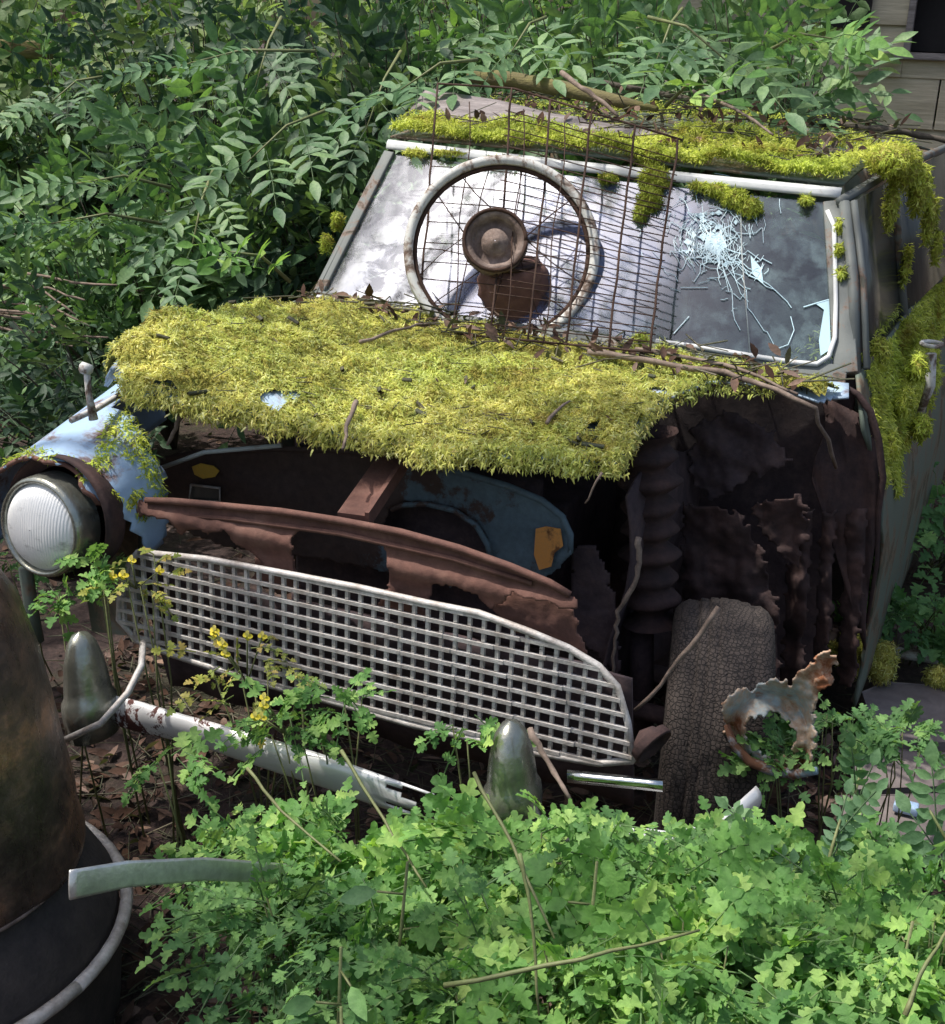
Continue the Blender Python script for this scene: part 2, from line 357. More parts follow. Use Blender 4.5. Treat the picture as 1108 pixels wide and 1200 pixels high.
def t_strand():
    vs = []; 
    for i, (y, wd, z) in enumerate([(0, .5, 0), (.4, .5, .10), (.75, .36, .06)]): vs += [(-wd, y, z), (wd, y, z)]
    vs.append((0, 1, -.08))
    return np.array(vs, float), [(0, 1, 3, 2), (2, 3, 5, 4), (4, 5, 6)]
def t_stick():
    vs = [(math.cos(a)*.5, y, math.sin(a)*.5) for y in (0, 1) for a in (0, 2.1, 4.2)]
    return np.array(vs, float), [(0, 1, 4, 3), (1, 2, 5, 4), (2, 0, 3, 5)]
TM = {'ovate': t_ovate(), 'round': t_round(), 'strand': t_strand(), 'stick': t_stick()}
for k in range(4): TM['lobed%d' % k] = t_lobed(k)
def unit(v): return v/np.maximum(np.linalg.norm(v, axis=-1, keepdims=True), 1e-9)
class Batch:
    def __init__(s): s.d = {}
    def inst(s, t, p, d, n, L, W):      # one element: position, direction, normal, length, width
        s.d.setdefault(t, []).append((p[0], p[1], p[2], d[0], d[1], d[2], n[0], n[1], n[2], L, W))
    def many(s, t, P, D, N, L, W):
        s.d.setdefault(t, []).extend(np.column_stack([P, D, N, L, W]).tolist())
    def build(s, name, mat, parent=None):
        V = []; LI = []; LS = []; o = 0; lo = 0
        for t, rows in s.d.items():
            a = np.array(rows); tv, tf = TM[t]; n = len(a)
            D = unit(a[:, 3:6]); X = unit(np.cross(D, a[:, 6:9])); Z = np.cross(X, D)
            L = a[:, 9:10]; W = a[:, 10:11]
            v = a[:, None, 0:3]+tv[None, :, 0:1]*(X*W)[:, None]+tv[None, :, 1:2]*(D*L)[:, None]+tv[None, :, 2:3]*(Z*(W if t != 'strand' else L))[:, None]
            V.append(v.reshape(-1, 3)); nv = len(tv)
            fl = np.array([i for f in tf for i in f]); sizes = np.array([len(f) for f in tf]); st = np.concatenate([[0], np.cumsum(sizes)[:-1]])
            LI.append((fl[None]+(np.arange(n)*nv)[:, None]+o).ravel()); LS.append((st[None]+(np.arange(n)*len(fl))[:, None]+lo).ravel())
            o += n*nv; lo += n*len(fl)
        V = np.concatenate(V); LI = np.concatenate(LI); LS = np.concatenate(LS)
        me = bpy.data.meshes.new(name); me.vertices.add(len(V)); me.vertices.foreach_set('co', V.astype(np.float32).ravel())
        me.loops.add(len(LI)); me.loops.foreach_set('vertex_index', LI.astype(np.int32))
        me.polygons.add(len(LS)); me.polygons.foreach_set('loop_start', LS.astype(np.int32))
        me.update(calc_edges=True); me.validate()
        me.materials.append(M[mat]); me.polygons.foreach_set('use_smooth', np.ones(len(LS), bool))
        ob = bpy.data.objects.new(name, me); COL.objects.link(ob)
        if parent: ob.parent = parent; ob.matrix_parent_inverse = parent.matrix_basis.inverted()
        return ob
def rv(s=1.): return Vector((random.gauss(0, s), random.gauss(0, s), random.gauss(0, s)))
def compound(B, p, d, n, L, pairs, tmpl, ls, wid=1., droop=.25, jit=.15, start=.3, ang=58):
    d = d.normalized(); side = d.cross(n).normalized(); n = side.cross(d)
    def pos(t): return p+d*(L*t)+Vector((0, 0, -droop*L*t*t))
    prev = p
    for i in range(1, 4):
        q = pos(i/3); B.inst('stick', prev, q-prev, n, (q-prev).length, .0028); prev = q
    for i in range(pairs):
        t = start+(1-start)*i/pairs; q = pos(t); sz = ls*(.75+.35*math.sin(math.pi*(i+.7)/(pairs+.4)))
        for sg in (-1, 1):
            a = R(ang+random.gauss(0, 8)); dd = d*math.cos(a)+side*sg*math.sin(a)+Vector((0, 0, -droop*.6*t))+rv(jit*.5)
            tt = tmpl if tmpl != 'lobed' else 'lobed%d' % random.randrange(4)
            B.inst(tt, q, dd, n+rv(jit), sz*random.uniform(.8, 1.15), sz*wid*random.uniform(.8, 1.1))
    tt = tmpl if tmpl != 'lobed' else 'lobed%d' % random.randrange(4)
    B.inst(tt, pos(1), d+Vector((0, 0, -droop))+rv(jit*.5), n+rv(jit), ls*1.15, ls*1.1*wid)
def inpoly(x, y, poly):
    c = np.zeros(len(x), bool); j = len(poly)-1
    for i in range(len(poly)):
        xi, yi = poly[i][:2]; xj, yj = poly[j][:2]
        if yi != yj: c ^= ((yi > y) != (yj > y)) & (x < (xj-xi)*(y-yi)/(yj-yi)+xi)
        j = i
    return c
def tuft(B, P, N, down, n_len, wid=.1, lie=.6, jit=.45):
    P = np.array(P); N = unit(np.array(N)); n = len(P); dn = np.array(down)
    if dn.ndim == 1: dn = np.tile(dn, (n, 1))
    D = lie*dn+(1-lie)*N*.6+rng.normal(0, jit, (n, 3)); D = unit(D-.45*N*np.sum(D*N, axis=1, keepdims=True))
    L = n_len*rng.uniform(.55, 1.25, n)
    B.many('strand', P, D, unit(N+rng.normal(0, .3, (n, 3))), L, L*wid*rng.uniform(.7, 1.3, n))
def moss_clump(B, c, rad, n, ln=.022, lie=.45, bmb=None):
    ln *= .62; n = int(n*1.9)
    u = unit(rng.normal(0, 1, (n, 3))); rad = np.array(rad)
    bmp = 1+.16*np.sin(u[:, 0]*9+c[0]*50)*np.sin(u[:, 2]*8+c[1]*40)
    P = np.array(c)+u*rad*bmp[:, None]
    tuft(B, P, u/rad, (0, -.35, -.9), ln, .19, lie)
    if bmb is not None:
        vs = []; m_, k_ = 8, 12
        bmb.grid(lambda a, b: Vector(c)+Vector((rad[0]*.93*math.sin(math.pi*b)*math.cos(2*math.pi*a), rad[1]*.93*math.sin(math.pi*b)*math.sin(2*math.pi*a), rad[2]*.93*math.cos(math.pi*b))), k_, m_)

# ------------------------------------------------------------------ setting
g = MB()
def gz(x, y): return .02+.03*noise.noise((x*1.3, y*1.3, 0))+.012*noise.noise((x*6, y*6, 3)) if abs(x) < 7 and abs(y) < 9 else 0
def gfn(u, v):
    a = (u-.5)*2; b = (v-.5)*2
    x = math.copysign(abs(a)**3*150+abs(a)*5, a); y = math.copysign(abs(b)**3*150+abs(b)*6, b)+1
    return (x, y, gz(x, y))
g.grid(gfn, 160, 160); tag(g.build('ground', 'ground'), kind='structure')
B = Batch()
def litter(n, x0, x1, y0, y1):
    for _ in range(n):
        x, y = random.uniform(x0, x1), random.uniform(y0, y1); p = (x, y, gz(x, y)+random.uniform(.003, .02))
        if random.random() < .55: B.inst('ovate', p, (random.gauss(0, 1), random.gauss(0, 1), random.gauss(0, .3)), (random.gauss(0, .5), random.gauss(0, .5), 1), random.uniform(.02, .06), random.uniform(.02, .06))
        else: B.inst('stick', p, (random.gauss(0, 1), random.gauss(0, 1), random.gauss(0, .2)), (0, 0, 1), random.uniform(.03, .16), random.uniform(.0015, .004))
litter(9000, -1.1, 1.7, -1.0, 1.2); litter(6000, -5, 3.5, -1, 5)
tag(B.build('leaf_litter', 'litter'), 'brown dead leaves and broken twigs covering the soil', 'leaf litter', kind='stuff')

# ------------------------------------------------------------------ the car
car = empty('derelict_car', (0, 1.2, 0), 'abandoned moss covered pale blue saloon car with its front wing missing', 'car')
def hb(x, y):       # bonnet surface, sprung up on the side with the headlamp
    l = min(max((-x+.02)/.62, 0), 1); l = l*l*(3-2*l)
    q = min(max(y/.9, 0), 1)
    e = max(0, -x-.54)*(1+max(0, .35-y)*2); fr = max(0, .24-y)
    rr = max(0, x-.5)
    return .872+.135*l*(1-.85*min(1, max(0, (y-.25)/.65)))+.075*q-e*e*5-fr*fr*1.5-rr*rr*.8
low = [(962, 484), (935, 476), (905, 466), (880, 462), (850, 460), (825, 462), (800, 472), (778, 482), (760, 496), (748, 520), (735, 530), (722, 556), (700, 552), (670, 556), (640, 549), (600, 548), (560, 540), (525, 548), (495, 546), (470, 530), (440, 532), (405, 520), (380, 522), (350, 508), (330, 512), (300, 498), (270, 496), (235, 492), (215, 484), (190, 474), (165, 476), (145, 462)]
lowW = [hit_z(px, py-13, hb) for px, py in low]
bon = [(p.x, p.y) for p in lowW]+[(-.635, .15), (-.655, .22), (-.68, .4), (-.69, .65), (-.68, .85), (-.66, 1.0), (-.5, .97), (-.2, .92), (.1, .885), (.4, .875), (.62, .87), (.68, .86)]
xs = [p[0] for p in bon]; ys = [p[1] for p in bon]
bx0, bx1, by0, by1 = min(xs), max(xs), min(ys), max(ys)
def nz(x, y): return .003+max(-.004, .026*noise.noise((x*4, y*4, 1))+.034*noise.noise((x*13, y*13, 5))+.018*noise.noise((x*30, y*30, 9))-.004)
bare = [(322, 472, .024, .022), (345, 466, .012, .012), (692, 512, .013, .022), (775, 462, .030, .016), (838, 448, .018, .009), (730, 455, .012, .007)]
bareW = [(hit_z(a, b, hb), r1, r2) for a, b, r1, r2 in bare]
def mossy(x, y):
    for P, a, b in bareW:
        if ((x-P.x)/a)**2+((y-P.y)/(b*1.3))**2 < 1+.5*noise.noise((x*40, y*40, 0)): return False
    return True
# metal skin of the bonnet (polygon clipped grid with ragged edge)
def bonnet_grid(zoff, th, keepf, n=150):
    mb = MB(); dx = (bx1-bx0)/n; nyy = int((by1-by0)/dx)+1; idx = {}
    GX, GY = np.meshgrid(bx0+dx*(np.arange(n)+.5), by0+dx*(np.arange(nyy)+.5)); ok = inpoly(GX.ravel(), GY.ravel(), bon).reshape(GX.shape)
    def vid(i, j):
        if (i, j) not in idx:
            x, y = bx0+dx*i, by0+dx*j; idx[(i, j)] = len(mb.v); mb.v.append((x, y, zoff(x, y)))
        return idx[(i, j)]
    for j in range(nyy):
        for i in range(n):
            if ok[j, i] and keepf(bx0+dx*(i+.5), by0+dx*(j+.5)): mb.f.append((vid(i, j), vid(i+1, j), vid(i+1, j+1), vid(i, j+1)))
    return mb
bonnet = bonnet_grid(lambda x, y: hb(x, y)-.002, .003, lambda x, y: True).build('bonnet', 'blue_bonnet', car, solid=.004)
moss = bonnet_grid(lambda x, y: hb(x, y)+.008+nz(x, y)*.85, 0, mossy).build('moss_mat', 'moss_base', bonnet)
B = Batch()
def bonnet_moss(n, ln, lie):
    X = rng.uniform(bx0, bx1, n); Y = rng.uniform(by0, by1, n); k = inpoly(X, Y, bon); X = X[k]; Y = Y[k]
    P = []; N = []; D = []
    for x, y in zip(X, Y):
        if not mossy(x, y): continue
        if y > .62+.25*noise.noise((x*6, y*6, 2)) and random.random() < .45: continue
        e = .004
        z = hb(x, y)+nz(x, y); zx = (hb(x+e, y)+nz(x+e, y)-z)/e; zy = (hb(x, y+e)+nz(x, y+e)-z)/e
        P.append((x, y, z+.010)); nn = Vector((-zx, -zy, 1)).normalized(); N.append(nn[:])
        sw = noise.noise((x*11, y*11, 7))*3.2
        d = Vector((sw*.5, -1, -.35)).normalized(); D.append(d[:])
    tuft(B, P, N, D, ln, .19, lie, .55)
bonnet_moss(120000, .0125, .5)
# shaggy fringe hanging over the broken front edge
P = []; N = []
for i in range(2, len(lowW)-1):
    a, b = lowW[i], lowW[i+1]; k = int((b-a).length*8500) if i > 9 else int((b-a).length*3000)
    for _ in range(k):
        p = a.lerp(b, random.random())+Vector((random.gauss(0, .008), random.gauss(0, .012), random.uniform(-.022, .022)))
        P.append(p[:]); N.append((random.gauss(0, .3), -1, .35))
tuft(B, P, N, (0, -.12, -1), .0125, .20, .6, .6)
B.build('moss', 'moss', bonnet)

# windscreen surface and helpers
def wy(x, z): return .965+(z-.95)*.86-.05*(1-(x/.66)**2)
def W(px, py, off=0.):
    p = hit_y(px, py, wy); return p+Vector((0, -.76, .65))*off
wbl, wbr, wtl, wtr = W(372, 350), W(992, 440), W(458, 180), W(978, 238)
def wfn(u, v):
    a = wbl.lerp(wbr, u); b = wtl.lerp(wtr, u); p = a.lerp(b, v); return Vector((p.x, wy(p.x, p.z), p.z))
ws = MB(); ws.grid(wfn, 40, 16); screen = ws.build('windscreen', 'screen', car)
def band(mb, pts, wd, th, off=.006):      # flat strip following the windscreen surface
    L = [W(*p) for p in pts] if not isinstance(pts[0], Vector) else pts
    n = len(L); vs = []; nr = Vector((0, -.76, .65))
    for i, p in enumerate(L):
        t = (L[min(i+1, n-1)]-L[max(i-1, 0)]).normalized(); s_ = t.cross(nr).normalized()*wd/2
        for q in (-1, 1):
            vs += [p+s_*q+nr*(off+th), p+s_*q+nr*(off-th)]
    fs = []
    for i in range(n-1):
        a = i*4; b = a+4; fs += [(a, a+2, b+2, b), (a+1, b+1, b+3, a+3), (a, b, b+1, a+1), (a+2, a+3, b+3, b+2)]
    fs += [(0, 1, 3, 2), (n*4-4, n*4-2, n*4-1, n*4-3)]; mb.add(vs, fs)
fr = MB()
band(fr, [wfn(u/20, -.02) for u in range(21)], .055, .006)
band(fr, [wfn(1.0, v/8) for v in range(9)], .05, .007); band(fr, [wfn(-.0, v/8) for v in range(9)], .03, .006)
fr.build('windscreen_frame', 'frame_dark', car, bevel=.003)
for trp in (0, 1):
    tr = MB()
    if trp == 0: band(tr, [(770, 404), (820, 411), (880, 421), (930, 429), (958, 431), (972, 422), (979, 400), (980, 360), (979, 310), (978, 270), (970, 252)], .009, .004, .016)
    else: band(tr, [(372, 352), (430, 364), (500, 378), (560, 388)], .012, .004, .016)
    tr.build('trim_strip', 'rail', car)
dm = MB(); band(dm, [(868, 232), (870, 300), (874, 350), (880, 420)], .003, .001, .004); dm.build('glass_streak', 'frame', screen)
# cracked corner, star of fractures round the point of impact
ck = MB(); C0 = (838, 287); r0 = random.Random(5)
def crack(pts, wpx):
    L = [W(*p) for p in pts]; band(ck, L, wpx, .0008, .004)
def wander(a, b, n, j):
    return [(a[0]+(b[0]-a[0])*i/n+(r0.gauss(0, j) if 0 < i < n else 0), a[1]+(b[1]-a[1])*i/n+(r0.gauss(0, j) if 0 < i < n else 0)) for i in range(n+1)]
ends = [(868, 388), (910, 410), (928, 362), (905, 310), (893, 268), (858, 236), (815, 222), (796, 232), (788, 262), (786, 300), (795, 318), (812, 330), (822, 322), (880, 340), (918, 350), (870, 250), (806, 250), (845, 335)]
for e in ends: crack(wander(C0, e, 9, 2.6), .0015); crack(wander(C0, (C0[0]*.45+e[0]*.55, C0[1]*.45+e[1]*.55), 5, 3), .0013)
for _ in range(240):
    a = r0.uniform(0, 2*math.pi); rr = abs(r0.gauss(0, 1))*30+3; p = (C0[0]+math.cos(a)*rr*1.1-4, C0[1]+math.sin(a)*rr*1.0-4)
    a2 = a+r0.choice((-1, 1))*r0.uniform(1.2, 1.9); l = r0.uniform(6, 20)
    crack(wander(p, (p[0]+math.cos(a2)*l, p[1]+math.sin(a2)*l), 2, 1.5), r0.uniform(.0006, .0013))
for rr in (10, 19, 29, 40):
    for k in range(14):
        if r0.random() < .3: continue
        a = 2*math.pi*k/14+r0.uniform(-.1, .1); crack(wander((C0[0]+math.cos(a)*rr, C0[1]+math.sin(a)*rr), (C0[0]+math.cos(a+.45)*rr*r0.uniform(.85, 1.15), C0[1]+math.sin(a+.45)*rr), 2, 1), .0009)
crack([(942, 361), (958, 356), (972, 352)], .0025); crack([(905, 412), (924, 405), (931, 388), (927, 372)], .0018); crack([(790, 392), (808, 372)], .002)
crack([(798, 338), (830, 338)], .0012); crack([(860, 345), (868, 352), (875, 342)], .0015)
def shard(pp):
    L = [W(*p, .004) for p in pp]; ck.add(L, [tuple(range(len(L)))])
shard([(972, 352), (955, 356), (966, 364), (960, 400), (962, 418), (974, 410)]); shard([(880, 300), (893, 316), (895, 334), (882, 322)]); shard([(828, 276), (846, 274), (853, 290), (840, 300), (826, 292)])
for _ in range(26):
    a = r0.uniform(0, 6.28); rr = r0.uniform(4, 34); c = (C0[0]+math.cos(a)*rr*1.1-3, C0[1]+math.sin(a)*rr-6); q = r0.uniform(2, 5.5)
    shard([(c[0]+math.cos(b)*q*r0.uniform(.5, 1.2), c[1]+math.sin(b)*q*r0.uniform(.5, 1.2)) for b in (0, 1.6, 3.1, 4.7)])
ck.build('crack', 'crack', screen, smooth=False)

# gutter rail above the glass, roof, pillars, side
def rail_pt(u, dz=0., dy=0.): 
    p = wtl.lerp(wtr, u); return Vector((p.x*1.02, wy(p.x, p.z)+.01+dy, p.z+.012+dz))
rl = MB()
rl.grid(lambda u, v: rail_pt(u, .020*v, -.012+.004*math.sin(v*3.1)) if v < 1 else rail_pt(u, .020, .0), 40, 3); rl.build('gutter', 'rail', car, solid=.006)
def roof(u, v):
    e = rail_pt(u, .018, .01); y = e.y+v*1.5
    cr = .05*math.sin(math.pi*min(1, .06+v*.9))+.03*math.sin(math.pi*u)*(.3+v)
    return Vector((e.x*(1+.10*v), y, e.z+cr+.0*v))
rf = MB(); rf.grid(roof, 30, 30); roofo = rf.build('roof', 'grey_green', car, solid=.006)
# side surface (far right of the photo); belt line points
def side_pt(s, z):     # s = 0 at the screen, 1 at the tail
    y = .93+s*2.0; bulge = .70+.10*math.sin(min(1, (.95-z)/.45)*math.pi*.5) if z < .95 else .70
    x = bulge+.04*s-(.02*(.5-z) if z < .5 else 0); return Vector((x, y, z))
def torn(z): return -.01+.05*noise.noise((0, 0, z*9))+.02*noise.noise((0, 3, z*30))+(.05 if z < .75 else 0)
fl = MB()
def flank(u, v):
    z = .945-.80*v; p = side_pt(u**1.5, z); p.y += torn(z)*(1-u)**4*2; return p
fl.grid(flank, 30, 24); fl.build('front_wing', 'grey_green', car, solid=.008)
fl2 = MB(); fl2.grid(lambda u, v: Vector((-.68-.06*math.sin(v*2), .95+u*2.0, .95-.8*v)), 8, 6); fl2.build('body_side', 'grey_green', car, solid=.008)
sh = MB(); sh.grid(lambda u, v: Vector((-.72+1.46*u, 2.9+.04*math.sin(u*3.1), 1.30-1.15*v)), 6, 6); sh.build('tail_panel', 'grey_green', car, solid=.01)
# side glass and pillars
sg = MB(); a, b, c, d = A(1000, 236, 1.22), A(1043, 212, 1.72), A(1056, 370, 1.74), A(1004, 432, .97)
sg.add([a, b, c, d], [(0, 1, 2, 3)]); sg.build('door_window', 'dark_glass', car, solid=.005)
rg = MB(); rg.add([A(1050, 208, 1.78), A(1112, 176, 2.5), A(1130, 300, 2.6), A(1062, 366, 1.8)], [(0, 1, 2, 3)]); rg.build('rear_window', 'dark_glass', car, solid=.005)
for pts_, r_ in (([A(1046, 205, 1.72), A(1052, 290, 1.73), A(1060, 378, 1.74)], .014), ([A(1001, 236, 1.2), A(1012, 330, 1.1), A(1016, 432, .98)], .008), ([A(1074, 200, 2.2), A(1098, 330, 2.3)], .018)):
    pl = MB(); pl.tube(pts_, r_, 6); pl.build('window_pillar', 'frame_dark', car)
pl = MB(); pl.tube([A(985, 236, 1.2), A(1045, 200, 1.75), A(1112, 172, 2.5)], .012, 6); pl.build('side_gutter', 'frame_dark', car)
for pts_ in ([A(990, 238, 1.2), A(1000, 330, 1.09), A(1002, 440, .965)], [W(455, 180), W(372, 348)]):
    pi = MB(); pi.tube(pts_, .013, 8); pi.build('windscreen_pillar', 'frame_dark', car)
# wing mirror cup and rust streak
hm = MB(); c = A(1092, 405, 1.5)
hm.tube([c+Vector((math.cos(t/16*6.283)*.024, math.sin(t/16*6.283)*.03, .004)) for t in range(17)], .006, 6); hm.tube([c+Vector((0, 0, -.02)), c+Vector((.012, 0, -.10)), c+Vector((-.005, 0, -.19))], [.016, .013, .008], 6)
hm.build('wing_mirror', 'white_paint', car)
# cabin inside
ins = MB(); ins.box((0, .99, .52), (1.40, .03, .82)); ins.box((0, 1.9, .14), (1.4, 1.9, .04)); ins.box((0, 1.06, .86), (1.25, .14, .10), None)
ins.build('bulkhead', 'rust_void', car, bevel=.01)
for sx in (-.33, .33):
    st = MB()
    st.box((sx, 1.62, .45), (.5, .48, .16)); st.box((sx, 1.95, .78), (.5, .14, .6), Matrix.Rotation(R(-12), 3, 'X')); st.build('seat', 'cloth', car, bevel=.05)
sw = MB(); sc_ = Vector((-.35, 1.32, 1.0)); rot = Matrix.Rotation(R(55), 3, 'X')
sw.tube([sc_+rot @ Vector((math.cos(t/24*6.283)*.19, math.sin(t/24*6.283)*.19, 0)) for t in range(25)], .012, 6)
sw.tube([sc_+rot @ Vector((-.19, 0, 0)), sc_+rot @ Vector((.19, 0, 0))], .01, 6); sw.tube([sc_, sc_+Vector((0, -.25, -.2))], .02, 6); sw.build('steering_wheel', 'rubber', car)

# front: grille -------------------------------------------------
gr_o = MB()
def G(x, z, dy=0): return Vector((x, -.03*math.cos(x*1.6)+.03+dy, z))
gt = [(160, 648), (240, 656), (330, 672), (420, 690), (500, 706), (560, 720), (620, 742), (665, 760), (700, 782), (722, 808), (734, 850), (740, 893)]
gb = [(740, 895), (700, 897), (630, 884), (560, 868), (480, 848), (400, 826), (330, 806), (260, 787), (200, 768), (158, 752), (136, 728), (138, 690), (150, 660)]
outl = [A(px, py, 0) for px, py in gt+gb]
poly = [(p.x, p.z) for p in outl]
grl = MB()
def wires(axis, step, wd):
    lo = min(p[axis] for p in poly); hi = max(p[axis] for p in poly); o = 1-axis
    v = lo+step*.5
    while v < hi:
        xs_ = []
        for i in range(len(poly)):
            p, q = poly[i], poly[(i+1) % len(poly)]
            if (p[axis] > v) != (q[axis] > v): xs_.append(p[o]+(q[o]-p[o])*(v-p[axis])/(q[axis]-p[axis]))
        xs_.sort()
        for a_, b_ in zip(xs_[::2], xs_[1::2]):
            n = 10
            for k in range(n):
                s0, s1 = a_+(b_-a_)*k/n, a_+(b_-a_)*(k+1)/n
                jx = .0018*noise.noise((v*9, (s0+s1)*2, axis))
                if axis == 0: grl.box(((v+jx), (G(v, 0).y+.001), (s0+s1)/2), (wd, .008, s1-s0+.001))
                else:
                    m_ = G((s0+s1)/2, v); grl.box((m_.x, m_.y-.002, m_.z+jx), (s1-s0+.001, .006, wd))
        v += step
wires(0, .0262, .0064); wires(1, .0250, .0070)
grille = MB(); grille.tube([G(x, z)+Vector((0,0,random.gauss(0,.0012))) for x, z in poly]+[G(*poly[0])], .0068, 6); grille = grille.build('grille', 'alu', car)
grl.build('lattice', 'alu', grille, smooth=False)
# headlamp
hc = A(48, 618, -.085); hd = Vector((-.05, -1, .10)).normalized()
hm_ = hd.to_track_quat('Z', 'Y').to_matrix().to_4x4(); hm_.translation = hc
lens = MB(); lens.lathe([(.001, .028), (.03, .026), (.055, .019), (.075, .008), (.084, -.004)], 40, hm_)
rim = MB(); rim.lathe([(.083, -.002), (.086, .008), (.091, .009), (.096, 0), (.098, -.02), (.10, -.05)], 40, hm_)
bowl = MB(); t2 = hm_.copy(); t2.translation = hc+Vector((.022, .015, .014)); bowl.lathe([(.098, -.03), (.118, -.01), (.120, 0), (.122, -.02), (.108, -.07), (.05, -.12), (.001, -.13)], 40, t2)
hl = bowl.build('headlight', 'rust_dark', car); rim.build('rim', 'chrome_dull', hl); lens.build('lens', 'lens', hl)
# surviving wing over the headlamp: swept arch
def wingf(u, v):
    y = -.060+.60*v; r = .150+.034*v; cx = -.625+.02*v; cz = .665+.12*v
    a = R(-18)+u*R(215); e = (.035*noise.noise((u*9, 0, 2))+.02*noise.noise((u*30, 1, 2)))*(1-v)**6
    if u < .3: e += .12*(1-v)**3*(1-u/.3)
    return Vector((cx+r*math.cos(a)*1.0, y+max(-.01, e), cz+r*math.sin(a)*1.05))
wg = MB(); wg.grid(wingf, 48, 30, lambda u, v: not (u < .50 and v > .16+.42*u+.06*noise.noise((u*12, v*12, 4)))); wing = wg.build('headlamp_wing', 'blue', car, solid=.004)
rimr = MB(); rimr.tube([wingf(u/40, 0)+Vector((0, .002, .0)) for u in range(8, 41)], .005, 6); rimr.build('torn_edge', 'rust_brown', wing)
pt = MB(); pt.tube([A(110, 492, .04), A(104, 460, .04), A(102, 436, .04)], [.009, .006, .006], 8); pt.tube([A(106, 433, .04), A(97, 431, .04)], [.010, .012], 8); pt.tube([A(83, 493, 0.0), A(112, 480, .06), A(140, 463, .15)], .006, 6); pt.build('mirror_stalk', 'white_paint', car)
fv = MB(); fv.plate([A(*p, .05) for p in [(128, 560), (160, 590), (166, 720), (150, 745), (108, 740), (100, 690)]], (), .01); fv.tube([A(30, 665, .0), A(38, 720, 0), A(44, 752, 0)], .014, 8); fv.build('valance', 'grey_green', car)

# rusty front panel with cut-outs behind the grille
fp = MB(); Y1 = .035
outer = [(160, 586), (200, 586), (250, 592), (330, 598), (400, 610), (470, 622), (540, 642), (600, 664), (650, 684), (676, 702), (677, 715), (664, 714), (640, 706), (612, 700), (600, 694), (594, 704), (575, 715), (560, 698), (530, 686), (510, 684), (506, 700), (498, 712), (470, 704), (455, 700), (330, 676), (310, 664), (296, 648), (280, 640), (262, 622), (244, 626), (228, 620), (212, 626), (200, 612), (178, 606), (160, 606)]
hole = [(348, 622), (372, 619), (440, 636), (452, 642), (456, 690), (440, 694), (360, 674), (346, 668), (342, 640)]
fp.sheet(outer, [hole], lambda px, py: Y1-.012*math.sin(max(0, min(1, (py-(586+.22*(px-160)))/28))*3.14), 3.0)
fp.tube([A(px, py, Y1-.006) for px, py in outer[:10]], .007, 6); fp.tube([A(160, 600, Y1-.004), A(270, 606, Y1-.004), A(400, 622, Y1-.004), A(540, 654, Y1-.004), A(660, 696, Y1-.004)], .0045, 6)
fp.build('front_crossmember', 'rust_brown', car, solid=.004, relax=4)
for q in ([(300, 640), (346, 655), (352, 690), (330, 700), (296, 680)], [(452, 690), (500, 700), (498, 730), (440, 716)], [(575, 712), (600, 692), (640, 702), (672, 714), (690, 770), (650, 760), (600, 740)]):
    lp_ = MB(); lp_.sheet(q, [], Y1+.02); lp_.build('lower_panel', 'rust_brown', car, solid=.004, relax=4)
br = MB(); p, q = A(465, 530, .30), A(413, 606, .05); d = (q-p); 
br.box((p+q)/2, (.055, .012, d.length), d.to_track_quat('Z', 'Y').to_matrix()); br.box((p+q)/2+Vector((.03, 0, 0)), (.008, .03, d.length), d.to_track_quat('Z', 'Y').to_matrix()); br.build('bonnet_brace', 'rust_brown', car, smooth=False)
ip = MB(); Y2 = .34
outer = [(186, 610), (182, 560), (188, 540), (210, 530), (330, 524), (400, 526), (450, 534), (500, 546), (540, 552), (600, 570), (640, 586), (662, 604), (672, 626), (668, 655), (650, 672), (620, 690), (540, 690), (400, 660), (260, 640)]
hole = [(452, 620), (455, 600), (470, 590), (500, 588), (535, 596), (562, 614), (574, 640), (576, 660), (540, 655), (490, 640)]
ip.sheet(outer, [hole], lambda px, py: Y2+.02*math.cos((px-430)/150), 3.2); ip.tube([A(px, py, Y2+.016*math.cos((px-430)/150)) for px, py in outer[2:14]], .006, 6)
ip.tube([A(*p, Y2-.004) for p in hole[1:8]], .005, 6)
inner = ip.build('inner_panel', 'inner', car, solid=.005, relax=4)
op = MB(); op.plate([A(*p, Y2-.012) for p in [(628, 620), (640, 617), (657, 620), (660, 640), (650, 648), (646, 664), (632, 668), (626, 650)]], (), .002); op.build('orange_patch', 'orange_paint', inner, smooth=False)
yp = MB(); yp.plate([A(*p, Y2-.006) for p in [(225, 547), (235, 543), (250, 546), (257, 552), (252, 559), (238, 561), (228, 556)]], (), .002); yp.build('yellow_patch', 'yellow_paint', inner, smooth=False)
bd = MB(); bd.plate([A(*p, Y2-.004) for p in [(224, 568), (258, 572), (258, 588), (222, 586)]], (), .002); bd.build('data_plate', 'dark_glass', inner, smooth=False)
bf = MB(); bf.tube([A(*p, Y2-.01) for p in [(224, 568), (258, 572), (258, 588), (222, 586), (224, 568)]], .003, 4); bf.build('plate_border', 'alu', inner)
rb = MB(); rb.tube([A(*p, .2) for p in [(190, 548), (240, 530), (330, 522)]], .005, 6); rb.tube([A(*p, .30) for p in [(226, 480), (240, 470), (300, 486)]], .008, 6); rb.build('bonnet_stay', 'frame', car)
